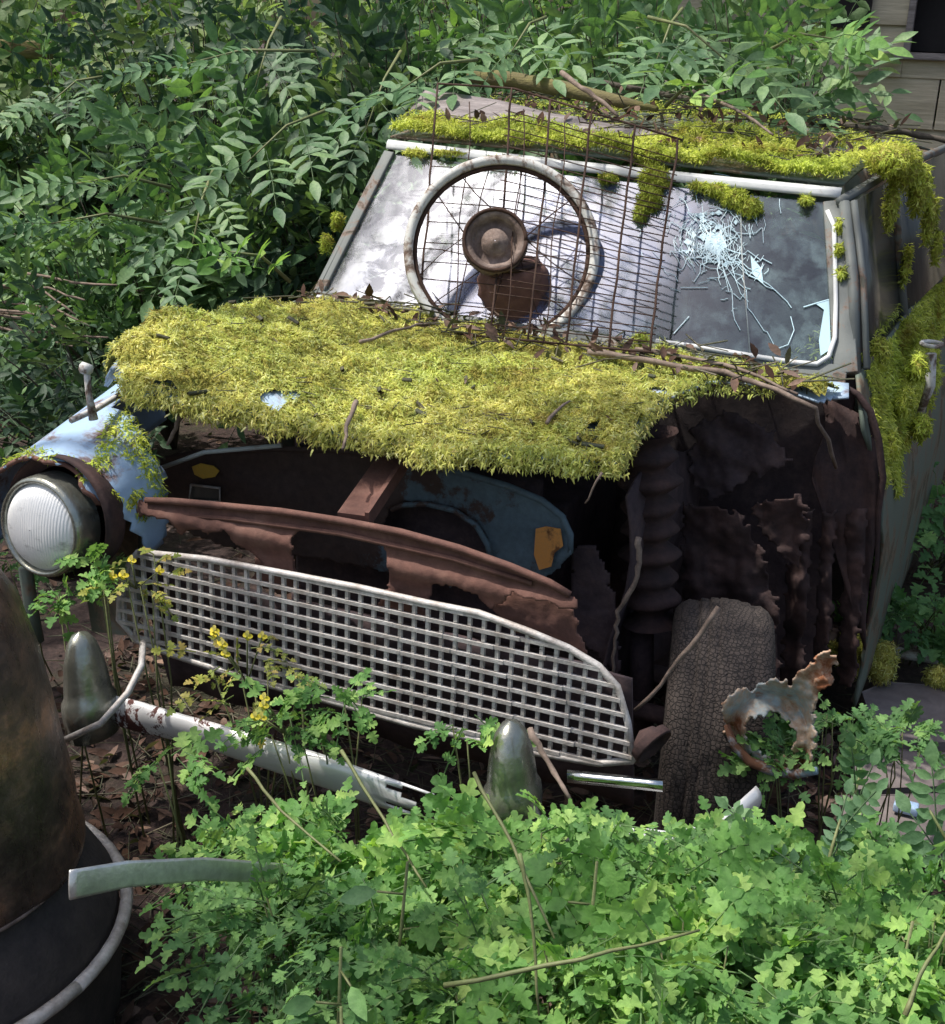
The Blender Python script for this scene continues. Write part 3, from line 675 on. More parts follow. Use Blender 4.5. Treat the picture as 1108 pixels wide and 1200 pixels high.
# radiator and engine lumps, mostly in the dark
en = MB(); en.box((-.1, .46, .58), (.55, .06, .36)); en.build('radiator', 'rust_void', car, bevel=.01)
en = MB(); en.grid(lambda u, v: Vector((-.52+1.02*u, .07+.09*v+.01*math.sin(u*30), .58-.30*v)), 30, 6); en.build('grille_dark_sheet', 'rust_void', car, solid=.006)  # dark sheet added for the darkness seen through the grille
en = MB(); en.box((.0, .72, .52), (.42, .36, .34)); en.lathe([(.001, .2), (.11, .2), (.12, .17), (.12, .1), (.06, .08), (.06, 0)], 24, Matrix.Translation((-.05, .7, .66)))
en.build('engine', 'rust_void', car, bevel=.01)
# inner wheel arch, chassis leg and torn bulkhead sheets seen through the missing wing
bay = MB(); bay.grid(lambda u, v: Vector((.37+.02*math.sin(v*6), .40+u*.55, .78-.50*v+.04*math.sin(u*5))), 10, 8)
bay.sheet([(672, 640), (700, 640), (722, 700), (728, 800), (706, 770), (668, 740)], [], .42)
bay.build('chassis_leg', 'rust_void', car, solid=.006)
sh = MB()
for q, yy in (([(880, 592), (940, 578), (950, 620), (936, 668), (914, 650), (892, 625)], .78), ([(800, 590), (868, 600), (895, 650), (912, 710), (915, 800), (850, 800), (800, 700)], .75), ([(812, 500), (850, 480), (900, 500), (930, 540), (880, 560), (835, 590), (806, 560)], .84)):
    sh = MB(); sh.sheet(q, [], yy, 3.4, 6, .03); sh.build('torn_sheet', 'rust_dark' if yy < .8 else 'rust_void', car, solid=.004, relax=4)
for x0, w_, yy in ((940, 26, .84), (972, 18, .86), (1004, 24, .88)):
    sv = MB(); sv.sheet([(x0-w_/2, 600), (x0+w_/2, 596), (x0+w_/2-4, 680), (x0+w_/2-12, 800), (x0-w_/2-12, 806), (x0-w_/2-6, 700)], [], lambda px, py: yy-.02*math.cos((px-x0)*.12), 3.2, 4, .03)
    sv.build('door_pillar', 'rust_dark', car, solid=.004, relax=4)
hr = MB(); hr.grid(lambda u, v: A(960+62*u+8*math.sin(v*5), 462+30*u+(100+170*u)*v, .93-.06*v+.02*noise.noise((u*6, v*6, 0))), 10, 12); hr.build('torn_wing_edge', 'rust_dark', car, solid=.004)
ed = MB(); ed.tube([A(*p, .90) for p in [(988, 452), (1005, 462), (1020, 482), (1030, 515), (1035, 560), (1030, 600), (1028, 660), (1016, 730)]], [.006, .008, .009, .008, .008, .006, .005, .004], 6); ed.build('wing_flange', 'rust_dark', car)
cw = MB(); cw.grid(lambda u, v: A(760+235*u, 424+26*u+14*v+6*math.sin(u*9)*v, .90-.06*v), 20, 3); cw.build('scuttle', 'blue_bonnet', car, solid=.004)
# coil spring in its dusty gaiter
cs = A(762, 620, .52); prof = []
for i in range(33):
    z = .20-.40*i/32; prof.append((.048+.013*math.cos(i*math.pi*8/16)+.004*math.sin(i), z))
cs_mb = MB(); cs_mb.lathe(prof, 24, Matrix.Translation(cs) @ Matrix.Rotation(R(-6), 4, 'Y'), .1); cs_mb.build('suspension_gaiter', 'rust_dark', car)
ss = MB(); ss.tube([cs+Vector((0, 0, -.2)), cs+Vector((.02, 0, -.45))], .025, 10); ss.tube([cs+Vector((-.12, 0, -.40)), cs+Vector((.15, -.05, -.38))], .02, 8); ss.build('suspension_strut', 'rust_void', car)
# front wheel, steered so its tread faces out
wc = A(834, 864, .42); wheel = MB()
wm = Matrix.Translation(wc) @ Matrix.Rotation(R(13), 4, 'Z') @ Matrix.Rotation(R(90), 4, 'Y') @ Matrix.Rotation(R(0), 4, 'Z')
pr = [(.165, -.065), (.20, -.088), (.225, -.097), (.245, -.094), (.259, -.083), (.268, -.068)]
for k in range(7):
    z = -.058+k*.0193; pr += [(.277-3*z*z, z-.006), (.277-3*z*z, z+.006), (.2755-3*z*z, z+.0085), (.2755-3*z*z, z+.0105)]
pr = pr[:-2]+[(.268, .070), (.259, .085), (.245, .095), (.225, .098), (.20, .088), (.165, .065)]
wheel.lathe(pr, 72, wm); ty = MB(); wh = MB(); wh.lathe([(.168, .06), (.15, .05), (.14, .02), (.07, .03), (.06, .05), (.001, .05)], 40, wm); wh.lathe([(.168, -.06), (.15, -.05), (.14, -.02), (.001, -.02)], 40, wm)
who = wh.build('wheel', 'rust_dark', car); wheel.build('tyre', 'tyre', who)
# bumper, overriders, indicator
bp = [(-.47, -.155, .405), (-.44, -.16, .405), (-.42, -.165, .407), (-.40, -.165, .408), (-.2, -.175, .415), (.05, -.175, .405), (.3, -.165, .38), (.5, -.14, .385), (.62, -.10, .385), (.69, -.03, .39), (.72, .07, .40)]
def bump_s(u, v):
    t = u*(len(bp)-1); i = min(int(t), len(bp)-2); p = Vector(bp[i]).lerp(Vector(bp[i+1]), t-i); d = Vector(bp[i+1])-Vector(bp[i])
    o = Vector((d.y, -d.x, 0)).normalized(); a = (v-.5)*2.6
    w_ = .029+.004*noise.noise((u*9, 0, 4)); return p+o*(.016*math.cos(a)+.006*noise.noise((u*14, v*2, 0)))+Vector((0, 0, -w_*math.sin(a)/math.sin(1.3)))
bm = MB(); bm.grid(bump_s, 90, 10, lambda u, v: not (.56+.03*noise.noise((v*7, 0, 0)) < u < .60+.03*noise.noise((v*9, 3, 0)))); bm.build('bumper', 'bumper', car, solid=.004)
bl = MB(); bl.grid(lambda u, v: A(665+112*u, 903+8*u+13*v+(3*u), -.20-.012*math.sin(v*3)), 6, 3); bl.build('bumper_blade', 'chrome', car, solid=.003)
for c_, hgt, rr in ((A(102, 800, -.2), .20, .037), (A(600, 902, -.2), .17, .038)):
    ov = MB(); mt = Matrix.Translation(c_) @ Matrix.Rotation(R(-5), 4, 'Y') @ Matrix.Scale(1.35, 4, (0, 1, 0))
    ov.lathe([(.001, hgt*.5), (rr*.35, hgt*.47), (rr*.62, hgt*.38), (rr*.84, hgt*.2), (rr*.96, 0), (rr, -.02), (rr*1.15, -.03), (rr*1.18, -.05), (rr*1.1, -hgt*.5), (.001, -hgt*.55)], 28, mt); ov.build('overrider', 'chrome_dull', car)
ind = MB(); ic = A(764, 872, .0); im = Matrix.Translation(ic) @ Vector((.9, -.35, -.5)).normalized().to_track_quat('Z', 'Y').to_matrix().to_4x4()
ind.lathe([(.001, -.03), (.022, -.02), (.032, .0), (.036, .008), (.038, .004), (.036, -.01)], 28, im); ind.build('side_lamp', 'rust_dark', car)
# moss on roof, wing, side of the car
B = Batch(); mbm = MB()
def roof_moss(n, cond, ln, dens=.8):
    P = []; N = []
    for _ in range(n):
        u, v = random.random(), random.random()**1.5
        k = noise.noise((u*7, v*6, 3))+.5*noise.noise((u*19, v*16, 8))
        if not cond(u, v, k): continue
        p = roof(u, v); h = .018+.030*max(0, k+.35); P.append((p.x, p.y, p.z+h*random.uniform(.6, 1.2))); N.append((0, -.5, 1))
    tuft(B, P, N, (0, -.8, -.5), ln, .18, .5, .5)
roof_moss(60000, lambda u, v, k: (.60 < u and v < .27+.14*k) or (u < .60 and v < .13+.07*k and k > -.4), .016)
roof_moss(16000, lambda u, v, k: k > -.25 and v < .8, .014)
for px, py, rx, rz, n in [(765, 190, .035, .03, 500), (768, 215, .035, .03, 500), (762, 238, .028, .03, 400), (752, 252, .015, .02, 200),
                          (842, 226, .03, .014, 280), (862, 236, .032, .018, 420), (880, 246, .026, .02, 320), (820, 222, .018, .010, 140), (945, 238, .014, .008, 120), (714, 212, .02, .010, 160),
                          (985, 270, .010, .018, 150), (984, 298, .011, .016, 150), (987, 325, .012, .015, 150), (590, 190, .05, .007, 250), (530, 182, .05, .006, 200), (490, 182, .03, .008, 160),
                          (398, 262, .012, .02, 160), (385, 288, .014, .022, 160), (752, 402, .018, .016, 160)]:
    moss_clump(B, W(px, py, .012), (rx, .018, rz), n, .02, .4, mbm)
for px, py, y, rx, ry, rz, n in [(1045, 185, 1.45, .05, .14, .035, 900), (1062, 195, 1.55, .035, .1, .05, 700), (1078, 222, 1.62, .025, .06, .06, 600), (1090, 258, 1.68, .016, .04, .06, 420), (1045, 240, 1.5, .016, .03, .06, 260), (1098, 290, 1.7, .01, .02, .04, 160), (1062, 310, 1.72, .010, .02, .05, 200)]:
    moss_clump(B, A(px, py, y), (rx, ry, rz), n, .026, .5, mbm)
B.build('moss', 'moss_g', roofo); mbm.build('moss_cushion', 'moss_base', roofo)['kind'] = 'stuff'
B = Batch(); mbm = MB()
P = []; N = []
for _ in range(26000):
    s_, z = random.random()**1.3, random.uniform(.60, 1.0); k = noise.noise((s_*8, z*8, 0))+.5*noise.noise((s_*20, z*20, 0))
    if z < .93-.30*(1-s_*.6)+.10*k or s_ < .03+.03*k: continue
    if z > .945:
        x = .70-(z-.945)*3*random.random(); p = Vector((x, .95+s_*2, .955+.02*random.random()))
        N.append((.2, -.1, 1))
    else: p = side_pt(s_, z)+Vector((.008, -.004, 0)); N.append((1, -.4, .4))
    P.append(p[:])
tuft(B, P, N, (.1, -.2, -1), .018, .18, .5, .45)
for px, py, y, r_, n in [(1085, 360, 2.3, .06, 700), (1100, 345, 2.5, .07, 700), (1062, 395, 1.6, .04, 500), (1030, 415, 1.2, .035, 400), (1075, 430, 1.4, .03, 400), (1060, 470, 1.25, .03, 400), (1045, 520, 1.1, .025, 300), (1080, 500, 1.4, .03, 350)]:
    moss_clump(B, A(px, py, y), (r_*.7, r_*1.3, r_), n, .026, .45, mbm)
B.build('moss', 'moss_g', car); mbm.build('moss_cushion', 'moss_base', car)['kind'] = 'stuff'
# moss patches on the surviving wing
B = Batch(); P = []; N = []
for _ in range(20000):
    u, v = random.random(), random.random(); k = noise.noise((u*9, v*6, 1))+.6*noise.noise((u*24, v*16, 1))
    if not ((.12 < u < .56 and v > .04 and k > -.12 and u < .34+.45*v and not (u < .50 and v > .16+.42*u)) or (v < .05 and .3 < u < .75 and k > 0) or (u > .8 and k > .3)): continue
    p = wingf(u, v); y = -.1; c_ = Vector((-.625+.02*v, p.y, .665+.12*v)); nn = (p-c_).normalized(); P.append((p+nn*.005)[:]); N.append(nn[:])
tuft(B, P, N, (0, -.5, -.8), .013, .2, .55, .4); B.build('moss', 'moss_g', wing)

# ------------------------------------------------------------------ things lying on the car
# spoked wheel with its drum
sp = empty('spoked_wheel', A(600, 392, .88), 'rusty wire spoked wheel rim leaning against the windscreen behind the mesh', 'wheel')
cR = A(588, 295, .96); nrm = Vector((.34, -.86, .42)).normalized(); sm = nrm.to_track_quat('Z', 'Y').to_matrix().to_4x4(); sm.translation = cR
RR = .219
rm = MB(); rm.lathe([(RR-.014, .012), (RR-.008, .018), (RR+.004, .019), (RR+.008, .010), (RR-.002, 0), (RR+.008, -.010), (RR+.004, -.019), (RR-.008, -.018), (RR-.014, -.012), (RR-.014, .012)], 72, sm)
rm.build('rim', 'white_rim' if 'white_rim' in M else 'white_paint', sp)
ir = MB(); ir.tube([sm @ Vector((math.cos(t/48*6.2832)*(RR-.018), math.sin(t/48*6.2832)*(RR-.018), 0)) for t in range(49)], .006, 6); ir.build('inner_rim', 'rust_wire', sp)
hub = MB(); off = Vector((-.016, .012, .035)); hmx = sm @ Matrix.Translation(off)
hub.lathe([(.001, .012), (.008, .013), (.011, .008), (.030, .007), (.033, -.006), (.050, -.008), (.054, .008), (.066, .018), (.074, .012), (.076, -.01), (.07, -.03), (.062, -.05)], 40, hmx, .04)
hubo = hub.build('hub', 'hub', sp)
hh = MB(); hh.tube([hmx @ Vector((math.cos(t/32*6.2832)*.071, math.sin(t/32*6.2832)*.071, .018)) for t in range(33)], .005, 6); hh.build('hub_flange', 'rust_wire', hubo)
for k in range(18):
    a = k/18*6.2832; s_ = MB(); da = .5 if k % 2 else -.5
    p0 = hmx @ Vector((math.cos(a+da)*.07, math.sin(a+da)*.07, 0)); p1 = sm @ Vector((math.cos(a)*(RR-.014), math.sin(a)*(RR-.014), 0))
    if k in (3, 8, 14): continue
    s_.tube([p0, p0.lerp(p1, .5)+rv(.003), p1], .0015, 4); s_.build('spoke', 'rust_wire', sp)
dr = empty('rusty_drum', A(600, 370, .93), 'dark rusty ribbed drum standing under the wheel hub against the windscreen', 'drum')
dm = MB(); dp = A(604, 335, .99); dax = Vector((-.12, -.10, .9)).normalized().to_track_quat('Z', 'Y').to_matrix().to_4x4(); dax.translation = dp
pf = [(.001, .055), (.045, .055)]+[(.070+.006*(i % 2)+.01*math.sin(i*.7), .045-.018*i) for i in range(8)]+[(.06, -.10), (.001, -.10)]
dm.lathe(pf, 32, dax, .12); dm.build('drum_body', 'rust_brown', dr)
dm = MB(); dm.tube([dax @ Vector((math.cos(t/24*6.28)*.07, math.sin(t/24*6.28)*.058, .052)) for t in range(25)], .006, 6); dm.build('drum_rim', 'rust_dark', dr)

# welded wire mesh leaning on the glass
mp = empty('wire_mesh_panel', A(560, 400, .8), 'rusty welded wire mesh panel leaning upright against the windscreen', 'wire mesh')
TL, TRr, BL, BRr = A(513, 98, 1.30), A(800, 164, 1.16), A(491, 387, .80), A(766, 413, .76); TM_ = A(600, 103, 1.27)
def mesh_pt(u, v):
    t = TL.lerp(TRr, u); b = BL.lerp(BRr, u)
    if u < .32: t = TL.lerp(TM_, u/.32)
    else: t = TM_.lerp(TRr, (u-.32)/.68)
    return b.lerp(t, v)+Vector((0, .012*math.sin(v*3.1)*math.sin(u*5), 0))
for e_ in (0, 1): fm = MB(); fm.tube([mesh_pt(u/12, e_) for u in range(13)], .0028, 6); fm.build('border_wire', 'rust_wire', mp)
vw = MB()
for u in (0, .32, .485, .65, .825, .985): vw.tube([mesh_pt(u, v/10)+Vector((random.gauss(0, .0012), 0, 0)) for v in range(11)], .0029, 5)
for u in (.17, .40, .57): vw.tube([mesh_pt(u+.01*math.sin(v), v/10*.93)+Vector((0, -.03, 0)) for v in range(11)], .0015, 5)
vw.build('vertical_wires', 'rust_wire', mp)
hw = MB()
for k in range(1, 25):
    v = k/25*(.94)+random.gauss(0, .004); u0 = 0 if k % 2 or k > 18 else .3
    if k > 17: u0 = .30
    hw.tube([mesh_pt(u0+(1-u0)*i/8, v+random.gauss(0, .0015)) for i in range(9)], .0016, 4)
hw.build('cross_wires', 'rust_wire', mp)
for u, v in ((.60, .965), (.76, .955), (.30, .02), (.55, .02)):
    cl = MB(); p = mesh_pt(u, v); cl.tube([p, p+Vector((.005, 0, -.014)), p+Vector((.035, 0, -.016)), p+Vector((.042, 0, 0))], .0018, 5)
    cl.build('wire_clip', 'rust_wire', mp)

# planks and branches on the roof
pk = MB()
pa, pb = A(488, 122, 1.50), A(800, 178, 1.36)
def plank_pt(u, v, s_):
    c = pa.lerp(pb, u); wd = .052*(1-.45*u); return c+Vector((0, .10*v+.0, wd*v+.010*noise.noise((u*5, v*3, s_))))
pk.grid(lambda u, v: plank_pt(u, (v-.5)*1.4, 0), 24, 6); tag(pk.build('weathered_plank', 'wood_grey', solid=.014), 'split grey weathered plank lying across the front of the mossy roof', 'plank')
lg = MB(); lg.tube([A(*p, y)+Vector((0, 0, .0)) for p, y in [((552, 88), 1.9), ((600, 94), 1.86), ((660, 104), 1.82), ((720, 118), 1.75), ((770, 128), 1.7)]], [.022, .024, .022, .018, .008], 10)
log = lg.build('mossy_branch', 'wood_mossy'); tag(log, 'short mossy rotten branch behind the grey plank on the roof', 'branch')
def twig(name, pts, r, label, mat='twig', group=None, cat='twig', jit=.004):
    t = MB(); P_ = []
    for i in range(len(pts)-1):
        a_, b_ = Vector(pts[i]), Vector(pts[i+1])
        for k in range(4): P_.append(a_.lerp(b_, k/4)+rv(jit*.5))
    P_.append(Vector(pts[-1])); n = len(P_)
    t.tube(P_, [r*(1-.5*i/n)*random.uniform(.85, 1.15) for i in range(n)], 6); return tag(t.build(name, mat), label, cat, group)
H = lambda px, py, o=.03: hit_z(px, py, lambda x, y: hb(x, y)+o)
twig('twig', [H(690, 412), H(770, 424), H(850, 438), H(910, 456), H(955, 478), A(980, 548, .80)], .008, 'long brown stick along the scuttle drooping into the open wheel bay')
twig('twig', [H(745, 408), H(850, 428), H(935, 462)], .006, 'thin brown stick just below the right windscreen corner')
twig('twig', [H(425, 402), H(470, 385), H(512, 378)], .004, 'thin dark twig on the moss left of the mesh foot')
twig('twig', [A(225, 474, .16), A(208, 494, .12), A(196, 522, .10)], .006, 'grey twig hanging from the left end of the moss fringe')
twig('twig', [A(200, 476, .14), A(225, 474, .14), A(262, 470, .2)], .005, 'thin stick poking from the moss beside the surviving wing')
twig('twig', [H(418, 468, .035), H(408, 500, .03), A(402, 526, .08)], .005, 'short pale twig lying down the front of the bonnet moss')
twig('twig', [H(640, 496, .035), H(668, 470, .035)], .004, 'small slanted twig on the moss above the dark bay')
twig('twig', [A(704, 556, .2), A(686, 590, .2)], .003, 'small twig dangling under the moss at the bonnet corner')
twig('twig', [A(842, 714, .18), A(800, 772, .14), A(744, 832, .12)], .006, 'straight pale stick leaning across the front tyre')
twig('dead_root', [A(748, 630, .3), A(750, 660, .3), A(742, 690, .3), A(724, 716, .3), A(722, 750, .3), A(718, 792, .3)], .006, 'pale crooked root hanging in the open wheel bay', cat='root')
twig('twig', [A(620, 852, -.24), A(642, 892, -.26), A(668, 936, -.3)], .006, 'brown stick leaning beside the right bumper guard')
twig('twig', [A(658, 86, 1.6), A(690, 108, 1.5), A(724, 136, 1.45)], .008, 'forked brown stick sticking up from behind the plank')
twig('twig', [A(812, 108, 1.8), A(860, 126, 1.6), A(906, 158, 1.4)], .006, 'long curved stick across the middle of the roof')
twig('fallen_branch', [A(925, 140, 2.0), A(1000, 148, 1.9), A(1060, 156, 1.9), A(1130, 168, 1.9)], .013, 'dark fallen branch over the back of the roof by the shed', 'bark', cat='branch')
twig('twig', [A(700, 95, 2.2), A(830, 122, 2.2), A(900, 126, 2.2)], .01, 'dark bough lying behind the roof moss', 'bark')
twig('twig', [A(480, 384, .84), A(500, 392, .82), A(520, 404, .80)], .009, 'stubby brown stick end at the foot of the mesh')
B = Batch()
for _ in range(900):      # dead leaves and bits on roof and scuttle
    u, v = random.random(), random.uniform(.05, .6)
    if random.random() < .65: p = roof(u, v)+Vector((0, 0, .03+.05*v))
    else: p = H(random.uniform(380, 940), 0, .02) if False else Vector((random.uniform(-.6, .62), random.uniform(.72, .9), 0)); 
    if p.z == 0: p.z = hb(p.x, p.y)+.03
    if random.random() < .6: B.inst('ovate', p, rv(), Vector((0, -.3, 1))+rv(.4), random.uniform(.02, .05), random.uniform(.02, .045))
    else: B.inst('stick', p, Vector((random.gauss(0, 1), random.gauss(0, .7), random.gauss(0, .15))), (0, 0, 1), random.uniform(.04, .14), random.uniform(.002, .005))
for _ in range(260):
    x, y = random.uniform(-.62, .5), random.uniform(.05, .8)
    if not inpoly(np.array([x]), np.array([y]), bon)[0]: continue
    B.inst('stick' if random.random() < .7 else 'ovate', (x, y, hb(x, y)+nz(x, y)+.016), (random.gauss(0, 1), random.gauss(0, .7), random.gauss(0, .1)), (0, -.1, 1), random.uniform(.01, .05), random.uniform(.0015, .003) if random.random() < .8 else .01)
B.build('leaf_debris', 'litter', car)['kind'] = 'stuff'

# ------------------------------------------------------------------ old stove-like churn, hoop, strips
ch = empty('rusty_churn', (-.515, -.60, 0), 'heat stained brown metal bell standing on a black drum', 'metal drum')
X0 = Matrix.Translation((-.515, -.60, 0))
cb = MB(); cb.lathe([(.001, .86), (.10, .86), (.15, .845), (.20, .80), (.232, .74), (.254, .66), (.268, .58), (.280, .50), (.292, .43), (.294, .375), (.303, .345), (.303, .33), (.295, .328)], 72, X0, .02); cb.build('bell', 'pot', ch)
cb = MB(); cb.lathe([(.28, .335), (.30, .30), (.325, .26), (.345, .22), (.350, .15), (.345, .02), (.34, 0)], 72, X0, .015); cb.build('drum', 'rubber', ch)
cb = MB(); cb.tube([(-.515+.362*math.cos(t/60*6.2832), -.60+.362*math.sin(t/60*6.2832), .20) for t in range(61)], .011, 8); cb.build('hoop', 'alu', ch); cb = MB(); cb.tube([(-.515+.300*math.cos(t/60*6.2832), -.60+.300*math.sin(t/60*6.2832), .331) for t in range(61)], .004, 6); cb.build('bell_lip', 'hub', ch)
st = MB(); SP = [((82, 1037), -.84), ((150, 1024), -.76), ((240, 1018), -.64), ((370, 1026), -.44), ((560, 1038), -.34), ((775, 1046), -.30)]
def strip(u, v):
    t = u*(len(SP)-1); i = min(int(t), len(SP)-2); f_ = t-i; a_, b_ = A(*SP[i][0], SP[i][1]), A(*SP[i+1][0], SP[i+1][1])
    wd = .036*(1-.35*u); return a_.lerp(b_, f_)-CU*((v-.5)*wd)-CF*(.003*math.sin(v*3.14))
st.grid(strip, 40, 8); tag(st.build('chrome_strip', 'steel', solid=.003), 'curved bright trim strip resting in the leaves in front of the car', 'trim strip')
lp = MB(); lp.tube([A(*p, y) for p, y in [((168, 752), -.15), ((166, 780), -.2), ((150, 812), -.25), ((118, 848), -.3), ((66, 872), -.3)]], .006, 6); tag(lp.build('loose_hoop', 'alu'), 'thin curved metal hoop hanging below the left bumper guard', 'metal hoop')
# torn rusty bracket by the wheel
bk = empty('torn_bracket', A(900, 900, .18), 'jagged rust and blue metal ring torn off beside the front tyre', 'scrap metal')
yk = .16
outer = [(846, 828), (852, 816), (868, 806), (884, 808), (900, 797), (926, 800), (934, 788), (946, 782), (960, 768), (972, 764), (984, 770), (974, 786), (976, 800), (960, 812), (954, 836), (957, 868), (952, 892), (948, 912), (930, 912), (914, 902), (890, 898), (868, 880), (852, 858)]
hole = [(874, 862), (878, 846), (892, 838), (912, 836), (928, 848), (932, 872), (924, 888), (902, 888), (884, 878)]
def YK(p): return A(p[0], p[1], yk+.05*noise.noise((p[0]*.02, p[1]*.02, 0)))
b_ = MB(); b_.sheet(outer, [hole], lambda px, py: yk+.05*noise.noise((px*.02, py*.02, 0))+.035*max(0, 1-abs(math.hypot(px-903, (py-862)*.9)-44)/16), 1.7, 4.5, .02); b_.build('ring_plate', 'rust_orange', bk, solid=.004, relax=4)
b_ = MB(); b_.tube([A(*p, yk-.01) for p in [(852, 850), (860, 872), (878, 892), (902, 902), (930, 907), (958, 903)]], [.006, .008, .009, .010, .010, .007], 8); b_.build('blue_rim', 'blue_dull', bk)

# ------------------------------------------------------------------ boards and slabs at the right
for i, (q, lab) in enumerate([([(1010, 812), (1040, 800), (1125, 806), (1125, 872), (1030, 868)], 'upper weathered flat board on the ground right of the torn ring'),
            ([(1004, 882), (1030, 878), (1125, 884), (1125, 922), (1000, 924)], 'middle weathered board on the ground, narrow and cracked'),
            ([(985, 934), (1125, 930), (1125, 990), (990, 985)], 'lowest weathered board half covered by pinnate leaves')]):
    mb = MB(); mb.plate([AZ(px, py, .085+.004*i) for px, py in q], (), .03, Vector((0, 0, 1))); tag(mb.build('weathered_board', 'slab', smooth=False, bevel=.004), lab, 'board', 'weathered boards beside the car')
mb = MB(); mb.tube([AZ(1035, 762, .12), AZ(1075, 768, .12), AZ(1140, 778, .12)], .016, 8); tag(mb.build('white_pipe', 'white_paint'), 'white flaking pipe on the ground beside the sill', 'pipe')
mb = MB(); mb.box(AZ(1062, 946, .11), (.05, .03, .02)); tag(mb.build('blue_scrap', 'blue', bevel=.004), 'small blue painted scrap on the lowest board', 'scrap')

# ------------------------------------------------------------------ shed
sd = empty('shed', (1.4, 4.6, 0), 'weathered timber shed with horizontal boards and a dark window', 'shed')
mb = MB(); x0, x1 = -.9, 3.2; z = 0.0; k = 0; wx = A(1064, 30, 4.5).x; wz0 = A(1080, 66, 4.5).z
while z < 2.5:
    hgt = .215; tilt = Matrix.Rotation(R(-4), 3, 'X')
    for a_, b_ in ((x0, x0+1.4+.3*(k % 2)), (x0+1.403+.3*(k % 2), x1)):
        if z+hgt > wz0+.02 and b_ > wx: 
            if a_ < wx: mb.box(((a_+wx)/2, 4.5, z+hgt/2), (wx-a_, .022, hgt+.015), tilt)
            mb.box(((wx+.75+x1)/2, 4.5, z+hgt/2), (x1-wx-.75, .022, hgt+.015), tilt)
            if z < wz0-.02 and a_ < wx: mb.box((wx+.375, 4.5, (z+wz0)/2-.008), (.75, .022, wz0-z))
        else: mb.box(((a_+b_)/2, 4.5, z+hgt/2), (b_-a_-.004, .022, hgt+.015), tilt)
    z += hgt; k += 1
mb.box((x0, 5.6, 1.25), (.03, 2.2, 2.5)); mb.box((x1, 5.6, 1.25), (.03, 2.2, 2.5)); mb.box((1.15, 6.7, 1.25), (4.1, .03, 2.5)); mb.build('wall', 'wood_shed', sd, smooth=False, bevel=.003)
mb = MB(); mb.box((1.15, 5.6, 2.62), (4.6, 2.8, .06), Matrix.Rotation(R(4), 3, 'X')); mb.build('roof', 'rust_dark', sd, smooth=False)
mb = MB(); mb.box((wx+.375, 4.53, wz0+.45), (.72, .01, .86)); wd_ = mb.build('window', 'void', sd, smooth=False)
mb = MB(); mb.box((wx+.375, 4.48, wz0+.0), (.82, .05, .03)); mb.box((wx+.012, 4.485, wz0+.45), (.03, .035, .88)); mb.box((wx+.74, 4.485, wz0+.45), (.03, .035, .88)); mb.build('window_frame', 'wood_grey', wd_, smooth=False, bevel=.003)
mb = MB(); p = A(998, 10, 4.46); mb.box((p.x, 4.465, p.z+.1), (.17, .02, .36)); mb.build('dark_shutter', 'void', sd, smooth=False)

# ------------------------------------------------------------------ vegetation
def shrub(name, label, base, targets, leafmat, tmpl='ovate', ls=.05, wid=.9, pairs=3, L=.2, nodes=5, group=None, stemmat='bark', face=(.15, -.5, .75), droop=.25, stem_r=.008, cat='shrub', spread=1.0, ang=58):
    root = empty(name, base, label, cat, group); Bt = Batch(); sm_ = MB(); base = Vector(base); fc = Vector(face)
    for t in targets:
        t = Vector(t); mid = base.lerp(t, .5)+Vector((0, 0, .18*(t-base).length)); P_ = []
        for i in range(9):
            s_ = i/8; P_.append(base*(1-s_)**2+mid*2*s_*(1-s_)+t*s_*s_+rv(.006)*(1 if 0 < i < 8 else 0))
        sm_.tube(P_, [stem_r*(1-.8*i/8) for i in range(9)], 5)
        dirn = (P_[8]-P_[6]).normalized()
        for k in range(nodes):
            s_ = 1-.55*k/nodes; i = min(int(s_*8), 7); q = P_[i].lerp(P_[i+1], s_*8-i)
            if k == 0: dd = dirn+rv(.2)
            else:
                dd = rv(1.)*spread; dd -= dirn*dd.dot(dirn)*.6; dd += dirn*.4+Vector((0, -.25, .1))
            nn = fc+rv(.35)
            compound(Bt, q, dd.normalized(), nn, L*random.uniform(.75, 1.2), pairs, tmpl, ls*random.uniform(.85, 1.15), wid, droop, .18, ang=ang)
    sm_.build('stems', stemmat, root); Bt.build('foliage', leafmat, root); return root
def blob(c, r, n, flat=1.):
    out = []
    for _ in range(n):
        while True:
            v = Vector((random.uniform(-1, 1), random.uniform(-1, 1), random.uniform(-1, 1)))
            if .25 < v.length < 1: break
        out.append(Vector(c)+Vector((v.x*r[0], v.y*r[1], v.z*r[2])))
    return out
def P2(px, py, y): return A(px, py, y)
